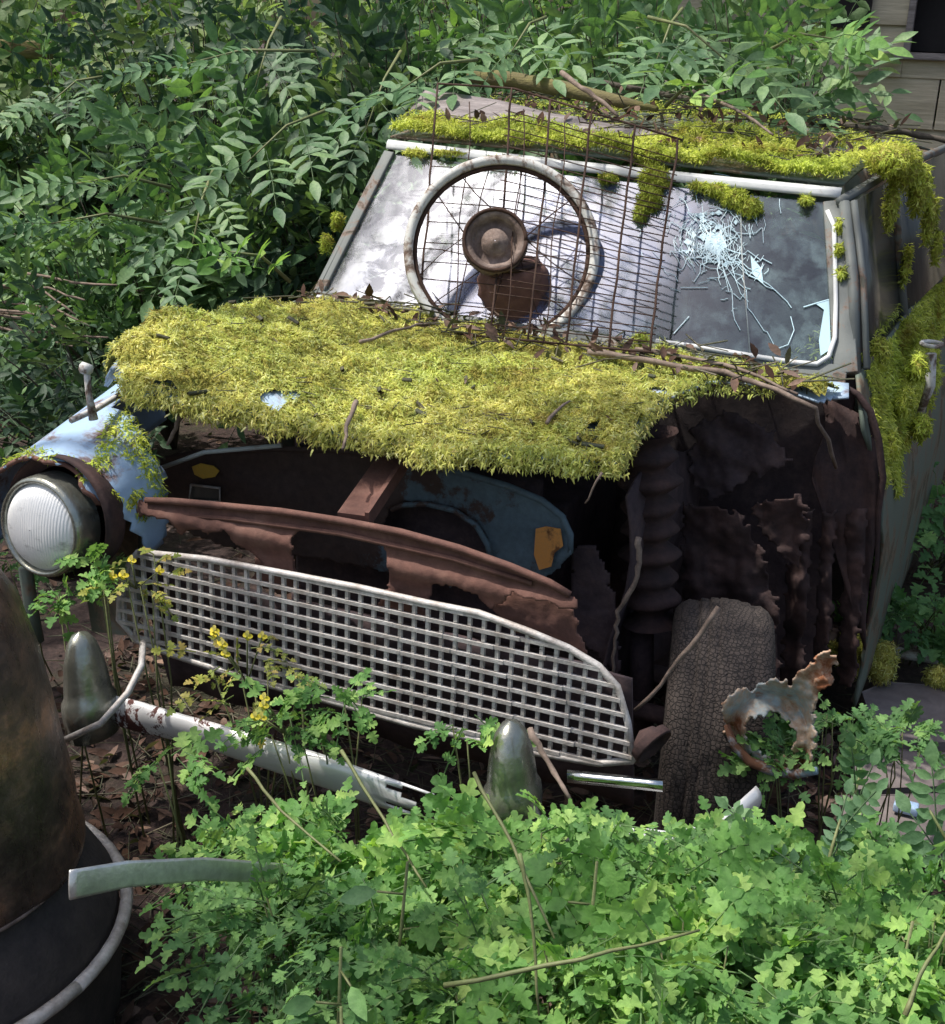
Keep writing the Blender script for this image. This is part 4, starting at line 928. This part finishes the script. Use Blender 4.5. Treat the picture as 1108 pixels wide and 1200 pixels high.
# back hedge: individually rooted shrubs
hedge = [
 ('ash_sapling', 'ash sapling with broad dull green leaflets right behind the left headlamp wing', (300, 250, 2.2), (.42, .35, .38), 46, 'leaf_ash', .062, 4, .26),
 ('elder_shrub', 'dark elder shrub crowding the left windscreen pillar', (420, 130, 2.6), (.42, .4, .42), 55, 'leaf_hedge_shaded', .065, 3, .24),
 ('elder_shrub', 'low leafy elder bush left of the bonnet', (120, 300, 2.0), (.42, .35, .34), 50, 'leaf_ash', .048, 4, .20),
 ('hedge_bush', 'dense small leaved bush at the far left edge', (20, 200, 2.8), (.45, .5, .55), 70, 'leaf_hedge', .045, 3, .16),
 ('hedge_bush', 'dark small leaved bush filling the space behind the ash sapling', (190, 120, 3.0), (.6, .5, .6), 80, 'leaf_hedge_shaded', .048, 3, .17),
 ('hedge_bush', 'shaded undergrowth bush beside the bonnet moss', (60, 400, 1.7), (.36, .35, .34), 55, 'leaf_hedge', .038, 3, .14),
 ('hedge_bush', 'tall dark bush behind the left half of the roof', (560, 40, 3.6), (.6, .5, .5), 70, 'leaf_hedge', .055, 3, .2),
 ('elder_shrub', 'elder with drooping leaves over the middle of the roof', (700, 50, 3.0), (.42, .4, .32), 48, 'leaf_ash', .065, 3, .24),
 ('elder_shrub', 'light green elder in front of the shed wall', (885, 70, 3.0), (.34, .35, .26), 44, 'leaf_ash', .060, 3, .22),
 ('hedge_bush', 'shadowy bush low behind the headlamp', (60, 480, 1.1), (.30, .3, .30), 45, 'leaf_hedge_shaded', .036, 3, .13),
 ('hedge_bush', 'dim bush between the hedge and the car side', (350, 260, 2.1), (.32, .25, .34), 34, 'leaf_hedge_shaded', .05, 3, .18),
]
for nm, lab, (px, py, y), r, n, mt, ls, pairs, L in hedge:
    c = P2(px, py, y); shrub(nm, lab, (c.x+.1, c.y+.25, 0), blob(c, r, int(n*.85)), mt, 'ovate', ls*1.45, .85, pairs, L*1.4, 5, group=None)
# distant screen of leafy shrubs and trees
far = [(-6.2, 5.5, 1.0), (-5.0, 5.2, 1.2), (-3.9, 5.4, 1.1), (-2.9, 5.2, 1.2), (-1.9, 5.6, 1.1), (-1.0, 5.2, 1.15), (-.2, 5.0, .9), (-7.2, 4.2, 1.1), (-5.4, 3.6, 1.0), (-4.2, 3.5, .75), (-3.6, 2.4, .55)]
fl_ = ['farthest left background bush in the hedge line', 'bright spotted background bush near the upper left corner', 'background bush behind the dark small leaved bush', 'background bush left of the elder', 'background bush behind the elder', 'background bush above the roof branch', 'background bush touching the shed corner', 'outlying bush beyond the left edge', 'mid distance bush at the left edge', 'broad mid distance bush behind the old rail', 'loose bush behind the shaded undergrowth']
for (x, y, r), lab in zip(far, fl_):
    shrub('background_bush', lab, (x, y, 0), blob((x, y, 1.15), (r, .7, 1.15), 95), 'leaf_far', 'ovate', .095, 1.0, 3, .30, 6, group='bushes in the hedge behind')
for x, y, hgt, lab in ((-3.2, 7.5, 6.5, 'tall tree beyond the hedge on the left'), (-.6, 8.5, 7, 'tall tree behind the hedge near the shed'), (-7.5, 7, 6, 'tall tree beyond the far left of the hedge'), (2.6, 9, 6.5, 'tall tree behind the shed')):
    t = empty('tree', (x, y, 0), lab, 'tree', 'trees beyond the hedge'); mb = MB(); mb.tube([(x, y, 0), (x+.1, y, hgt*.4), (x-.05, y+.1, hgt)], [.16, .12, .03], 10)
    Bt = Batch()
    for _ in range(40):
        z_ = hgt*random.uniform(.2, .95); e = Vector((x, y, z_))+Vector((random.gauss(0, 1.0), random.gauss(0, 1.0), random.uniform(.1, .8))); mb.tube([(x, y, z_*.85), e], [.04, .01], 5)
        for _ in range(26):
            compound(Bt, e+rv(.32), rv(), Vector((0, -.4, .9))+rv(.4), .3, 3, 'ovate', .10, 1.0, .25)
    mb.build('trunk', 'bark', t); Bt.build('crown', 'leaf_far', t)

# unseen ash added left of frame; crown clumps set sunward to shade chosen spots
ot = empty('shade_tree', (-3.4, -.9, 0), 'unseen ash tree added at the left, its crown shaped to shade the clearing', 'tree'); mb = MB(); mb.tube([(-3.4, -.9, 0), (-3.3, -.85, 1.6), (-3.1, -.8, 3.2), (-2.9, -.7, 4.6)], [.15, .12, .09, .04], 10); Bt = Batch()
for tx, ty, tz, rr, nn in [(-.25, -.35, .2, .16, 26), (.05, -.62, .4, .13, 20), (.52, -.60, .4, .12, 16), (.95, -.3, .4, .08, 8), (-2.0, 2.2, 1, .4, 12), (-1.3, 1.6, .8, .28, 14), (-1.5, 1.0, .5, .3, 12), (-.62, -.1, .5, .1, 6), (.60, .35, .5, .15, 44), (.3, 1.9, 1.4, .2, 16), (-.2, 3.4, 1.3, .3, 24), (.72, 1.9, .6, .2, 20), (-.1, .0, .5, .16, 10), (.35, 1.1, 1.15, .10, 14), (.75, 1.2, 1.1, .1, 8)]:
    h_ = 3.7; q = Vector((tx, ty, tz))+sunv/sunv.z*(h_-tz); mb.tube([(-3.1, -.8, 3.0), q.lerp(Vector((-3.1, -.8, 3.4)), .4)+Vector((0, 0, .25)), q], [.035, .02, .006], 5)
    for _ in range(nn):
        o_ = rv(rr*.75); o_.z *= .5; compound(Bt, q+o_, rv()+Vector((0, 0, -.1)), Vector((0, 0, 1))+rv(.4), .22, 3, 'ovate', .07, .9, .2)
mb.build('trunk', 'bark', ot); Bt.build('crown', 'leaf_ash', ot)

# pinnate sprays singled out in front of the hedge
def spray(label, p0, p1, L, ls, n, mat='leaf_ash', pairs=4, wid=.85, face=(.2, -.6, .75)):
    p0, p1 = Vector(p0), Vector(p1); root = empty('leafy_branch', p0, label, 'branch', 'leafy sprays hanging at the hedge front'); Bt = Batch(); mb = MB(); mb.tube([p0, p0.lerp(p1, .5)+Vector((0, 0, .03)), p1], [.006, .004, .002], 5)
    for i in range(n):
        t = i/max(1, n-1); q = p0.lerp(p1, .3+.7*t); sd_ = 1 if i % 2 else -1; d = (p1-p0).normalized()*.7+CR*(-.6*sd_ if i < n-1 else 0)+Vector((0, -.1, .12))
        compound(Bt, q, d, Vector(face)+rv(.12), L*1.25*random.uniform(.85, 1.1), pairs, 'ovate', ls*1.3, wid, .3, .08)
    mb.build('stem', 'stem', root); Bt.build('foliage', mat, root)
spray('spray of pale broad leaflets at the centre left of the hedge', A(380, 130, 1.8), A(290, 190, 1.5), .20, .062, 4)
spray('spray of dull green leaflets at mid left', A(200, 220, 1.6), A(90, 215, 1.35), .18, .050, 5)
spray('low spray of small bright leaflets left of the sapling', A(190, 262, 1.5), A(60, 262, 1.25), .15, .034, 5, 'leaf_blue', 5)
spray('row of leaflets on a nearly level twig in the upper hedge', A(370, 60, 2.0), A(200, 80, 1.8), .18, .042, 4, 'leaf_blue', 5)
spray('blue green leaf cluster at the left end of the plank', A(560, 70, 1.7), A(470, 105, 1.5), .12, .05, 4, 'leaf_blue', 3, 1.)
spray('bright green leaflets above the bonnet by the pillar', A(340, 330, 1.2), A(270, 295, 1.0), .12, .036, 6, 'leaf_fg', 3, 1.)
spray('drooping ash leaves over the far bonnet corner', A(250, 200, 1.7), A(225, 290, 1.4), .17, .045, 5, 'leaf_ash', 5)
spray('arching leaf spray above the roof moss', A(760, 20, 2.0), A(850, 70, 1.8), .22, .07, 4)
spray('fresh green leaf spray in front of the shed boards', A(900, 60, 2.1), A(975, 45, 1.9), .16, .05, 6, 'leaf_fg', 3, 1.)
spray('bright leaves lying on the branch behind the roof', A(780, 125, 1.7), A(830, 100, 1.6), .14, .05, 3, 'leaf_fg', 2, 1.)
spray('leaf spray over the left end of the roof', A(640, 20, 2.2), A(600, 60, 1.9), .2, .06, 4)
spray('large pale leaflets arching high over the left pillar', A(470, 60, 2.2), A(430, 150, 1.9), .2, .055, 5)
spray('large green leaflets at the upper left behind the rail', A(120, 90, 2.2), A(60, 120, 2.0), .19, .05, 5)
spray('broad leaflets drooping behind the sapling', A(330, 20, 2.3), A(300, 100, 2.0), .2, .055, 5)
spray('soft green leaves over the right half of the roof', A(800, 10, 2.4), A(770, 70, 2.1), .2, .055, 5)
spray('hanging dark leaf spray by the shed corner', A(900, 80, 2.0), A(915, 130, 1.8), .16, .055, 4)
# old rail far left, dead stalks
mb = MB(); p = A(10, 57, 3.0); mb.box(p, (.42, .08, .075), Matrix.Rotation(R(4), 3, 'Z')); tag(mb.build('timber_rail', 'wood_mossy', bevel=.006), 'end of an old timber rail showing in the hedge at the upper left', 'rail')
for i in range(9):
    x_, y_ = random.uniform(0, 70), random.uniform(330, 400)
    twig('dead_stalk', [A(x_-40, y_-10, 1.6), A(x_+20, y_+random.uniform(-12, 8), 1.55), A(x_+random.uniform(50, 90), y_+random.uniform(0, 30), 1.5)], .006, 'bare brown stalk lying in the gap at the left of the hedge', group='bare stalks in the hedge gap', cat='stalk')

# foreground celandine mounds
def mound(label, px, py, y, r, n, mat='leaf_fg', ls=.030, L=.085, name='celandine_plant', pairs=2, zup=.9, tmpl='lobed', wid=1.1, cat='plant', flowers=0):
    c = A(px, py, y); base = Vector((c.x, c.y+.08, gz(c.x, c.y))); root = empty(name, base, label, cat, 'celandine plants around the car' if name == 'celandine_plant' else None); Bt = Batch(); mb = MB(); fb = Batch()
    for i in range(n):
        a = random.uniform(0, 6.283); e = random.uniform(-.35, 1.); q = math.sqrt(max(0, 1-e*e)) if e > 0 else 1.
        rr = r*random.uniform(.4, 1.0)*(1+.55*noise.noise((a*1.3, e*2, px*.01))+(.35 if random.random() < .10 else 0)); u = Vector((q*math.cos(a), q*math.sin(a)*.8, e))
        t = c+Vector((u.x*rr, u.y*rr, u.z*rr*zup)); t.z = max(t.z, .03)
        if i % 5 == 0:
            mb.tube([base+rv(.03), base.lerp(t, .55)+Vector((0, 0, .05))+rv(.01), t], [.0022, .0018, .0012], 4)
        d = Vector((u.x, u.y-.25, .15))+rv(.35)
        compound(Bt, t, d, Vector((0, -.55, .85))+u*.35+rv(.38), L*random.uniform(.7, 1.35), pairs+(random.random() < .4), tmpl, ls*random.uniform(.6, 1.45), wid, .25, .15, .35, 62)
    for i in range(flowers):
        a = random.uniform(0, 6.283); t = c+Vector((math.cos(a)*r*random.random(), -abs(math.sin(a))*r*.6, r*random.uniform(.3, 1.1)))
        mb.tube([c, t], .0014, 4)
        fb = Batch()
        for k in range(4): fb.inst('round', t, Vector((math.cos(k*1.57), .1, math.sin(k*1.57))), (0, -1, .5), .010, .010)
        fb.build('flower', 'petal', root)
    mb.build('stems', 'stem', root); Bt.build('foliage', mat, root)
mounds = [
 ('mound at the left tip of the foreground, beside the bare soil', 300, 1030, -.45, .08, 70, 'leaf_fg', 0),
 ('mound below the peeling chrome of the bumper', 390, 1020, -.42, .085, 80, 'leaf_fg', 0),
 ('mound in front of the bumper centre', 480, 1062, -.42, .105, 110, 'leaf_fg', 0),
 ('mound in front of the right bumper guard', 590, 1050, -.42, .11, 120, 'leaf_fg', 0),
 ('mound below the grille end', 690, 1055, -.40, .11, 110, 'leaf_fg', 0),
 ('shaded mound under the bumper blade', 790, 1068, -.40, .11, 100, 'leaf_shaded', 0),
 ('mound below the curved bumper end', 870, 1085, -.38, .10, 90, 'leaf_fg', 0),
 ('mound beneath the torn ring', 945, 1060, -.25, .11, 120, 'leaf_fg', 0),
 ('mound over the boards at the lower right', 1075, 1090, -.20, .10, 80, 'leaf_shaded', 0),
 ('shaded mound at the bottom left of centre', 330, 1110, -.60, .09, 90, 'leaf_shaded', 0),
 ('shaded mound at the bottom centre', 430, 1150, -.62, .12, 130, 'leaf_shaded', 0),
 ('bright mound right of the bottom centre', 560, 1190, -.66, .13, 130, 'leaf_shaded', 0),
 ('bright mound at the bottom between centre and right', 700, 1170, -.60, .13, 130, 'leaf_fg', 0),
 ('bright mound sweeping to the bottom right', 830, 1180, -.58, .12, 120, 'leaf_fg', 0),
 ('bright mound at the right edge', 1000, 1150, -.45, .12, 120, 'leaf_fg', 0),
 ('shaded mound at the bottom right corner', 1100, 1150, -.45, .12, 100, 'leaf_fg', 0)]
for lab, px, py, y, r, n, mt, fw_ in mounds: mound('celandine '+lab, px, py, y, r, int(n*random.choice((1.0, 1.2))), mt, ls=random.choice((.020, .024, .029)), L=random.choice((.07, .085, .095)), wid=random.uniform(.75, 1.0), pairs=random.choice((2, 3, 3)), flowers=fw_)
mound('wispy yellowing celandine in flower in front of the grille', 290, 800, -.12, .11, 24, 'gold_leaf', .012, .05, flowers=7)
mound('straggly celandine climbing the left half of the grille', 335, 860, -.22, .075, 26, 'leaf_fg', .017, .06, flowers=4)
mound('celandine with yellow petals at the left end of the grille', 160, 690, -.10, .07, 20, 'gold_leaf', .011, .04, flowers=5)
mound('small celandine on the bumper below the headlamp', 128, 668, -.10, .05, 12, 'leaf_fg', .020, .05)
mound('small celandine beneath the headlamp', 75, 700, -.10, .04, 9, 'leaf_fg', .018, .05)
mound('green celandine on the grille centre', 400, 825, -.18, .05, 12, 'leaf_fg', .018, .05)
mound('celandine sprig between grille and right bumper guard', 548, 862, -.2, .04, 10, 'leaf_fg', .018, .06)
mound('celandine at the left frame edge behind the churn', 5, 670, .3, .06, 24, 'leaf_shaded', .024, .06)
mound('lone celandine leaf group over the bare soil', 195, 888, -.35, .03, 8, 'leaf_fg', .022, .06)
mound('celandine beside the torn ring', 985, 862, .35, .06, 30, 'leaf_shaded', .024, .07)
mound('celandine growing through the torn ring', 905, 885, .2, .04, 22, 'leaf_shaded', .02, .05)
mound('celandine along the far sill', 1080, 735, 1.5, .14, 90, 'leaf_shaded', .03, .09)
mound('tall celandine beside the rear sill', 1100, 640, 2.2, .20, 110, 'leaf_shaded', .035, .11)
mound('celandine at the edge of the boards', 1060, 870, .5, .05, 24, 'leaf_shaded', .02, .05)
def weed(label, px, py, y, n, ls, mat='leaf_shaded', h=.10):
    c = A(px, py, y); root = empty('broad_leaved_weed', (c.x, c.y, gz(c.x, c.y)), label, 'plant'); Bt = Batch(); mb = MB(); b0 = Vector((c.x, c.y, gz(c.x, c.y)))
    mb.tube([b0, b0.lerp(c, .5)+rv(.01), c], [.004, .003, .002], 5)
    for i in range(n):
        q = b0.lerp(c, .6+.4*i/n)+rv(.004); a = i*2.4; d = Vector((math.cos(a), math.sin(a)*.8-.3, .1)); st_ = q+d*ls*.7
        mb.tube([q, st_], .0016, 4); Bt.inst('ovate' if i % 3 else 'round', st_, d+Vector((0, 0, -.4)), Vector((0, -.5, .8))+rv(.2), ls*random.uniform(.8, 1.2), ls*random.uniform(1.1, 1.5))
    mb.build('stem', 'stem', root); Bt.build('foliage', mat, root)
weed('weed with one drooping broad blue green leaf in the left half of the foreground', 478, 1010, -.62, 5, .045, 'leaf_blue')
weed('weed with heart shaped leaves below the right end of the bumper', 700, 1010, -.58, 5, .036, 'leaf_fg')
weed('weed with broad leaves at the bottom left of the leaves', 400, 1110, -.78, 6, .04)
weed('weed with oval leaves at the right edge of the frame', 1070, 1080, -.5, 7, .045, 'leaf_blue')
weed('low weed with yellow green leaves at the very bottom', 400, 1180, -.8, 5, .04, 'leaf_fg')
for pts_, lb in (([A(555, 905, -.5), A(600, 990, -.58), A(650, 1100, -.66)], 'thin pale grass stalk leaning through the middle of the foreground leaves'), ([A(520, 1155, -.84), A(680, 1125, -.8), A(820, 1090, -.7)], 'long pale stalk lying almost level near the bottom'), ([A(610, 1000, -.7), A(622, 1060, -.72), A(632, 1190, -.76)], 'upright pale green stalk at the bottom centre'),
                 ([A(290, 900, -.5), A(330, 950, -.52), A(400, 1010, -.56)], 'thin stalk bending over the left foreground mound'), ([A(400, 880, -.45), A(450, 960, -.5), A(500, 1040, -.56)], 'thin dark green stalk crossing in front of the bumper centre'), ([A(1060, 1190, -.7), A(1085, 1130, -.66), A(1110, 1090, -.6)], 'pale stalk at the bottom right corner')):
    twig('grass_stalk', pts_, .0028, lb, 'stem', cat='stalk', jit=.0015)
# blue-green pinnate seedlings at the lower right
def seedling(label, p0, p1, L, ls, n, pairs=4):
    root = empty('vetch_spray', p0, label, 'plant'); Bt = Batch(); mb = MB(); mb.tube([p0, p0.lerp(p1, .5)+Vector((0, 0, .02)), p1], [.003, .0025, .0015], 5); d = (p1-p0).normalized()
    for i in range(n):
        t = i/n; compound(Bt, p0.lerp(p1, .2+.8*t), d+rv(.35)+Vector((0, 0, .1)), Vector((0, -.8, .5))+rv(.1), L, pairs, 'ovate', ls, 1.25, .1, .08, .2, 65)
    mb.build('stem', 'stem', root); Bt.build('foliage', 'leaf_blue', root)
seedling('pinnate spray of paired oval leaflets standing over the lower boards', A(985, 1010, -.05), A(1010, 900, -.02), .10, .026, 3)
seedling('pinnate spray of oval leaflets leaning left under the torn ring', A(940, 1030, -.1), A(880, 975, -.1), .10, .024, 4)
seedling('pinnate spray of oval leaflets at the right edge of the frame', A(1120, 1040, -.2), A(1090, 950, -.2), .10, .032, 3)
seedling('pinnate spray rising from the middle of the right foreground', A(960, 1060, -.3), A(985, 960, -.25), .09, .022, 4)
# moss cushions on the ground
for px, py, z_, r_, lab in ((1015, 775, .14, .055, 'yellow green moss tuft at the foot of the torn wing'), (1100, 795, .10, .045, 'bright yellow moss tuft on the end of the upper board'), (985, 765, .16, .03, 'small moss tuft on top of the torn ring')):
    B = Batch(); c = AZ(px, py, z_); mb = MB(); rt = empty('moss_tuft', c-Vector((0, 0, r_)), lab, 'moss')
    for _ in range(6): moss_clump(B, c+Vector((random.uniform(-1, 1)*r_*.8, random.uniform(-1, 1)*r_*.5, random.uniform(-.3, .5)*r_)), (r_*.6, r_*.6, r_*.6), 260, .02, .3, mb)
    mb.build('cushion', 'moss_base', rt); B.build('fronds', 'moss', rt)
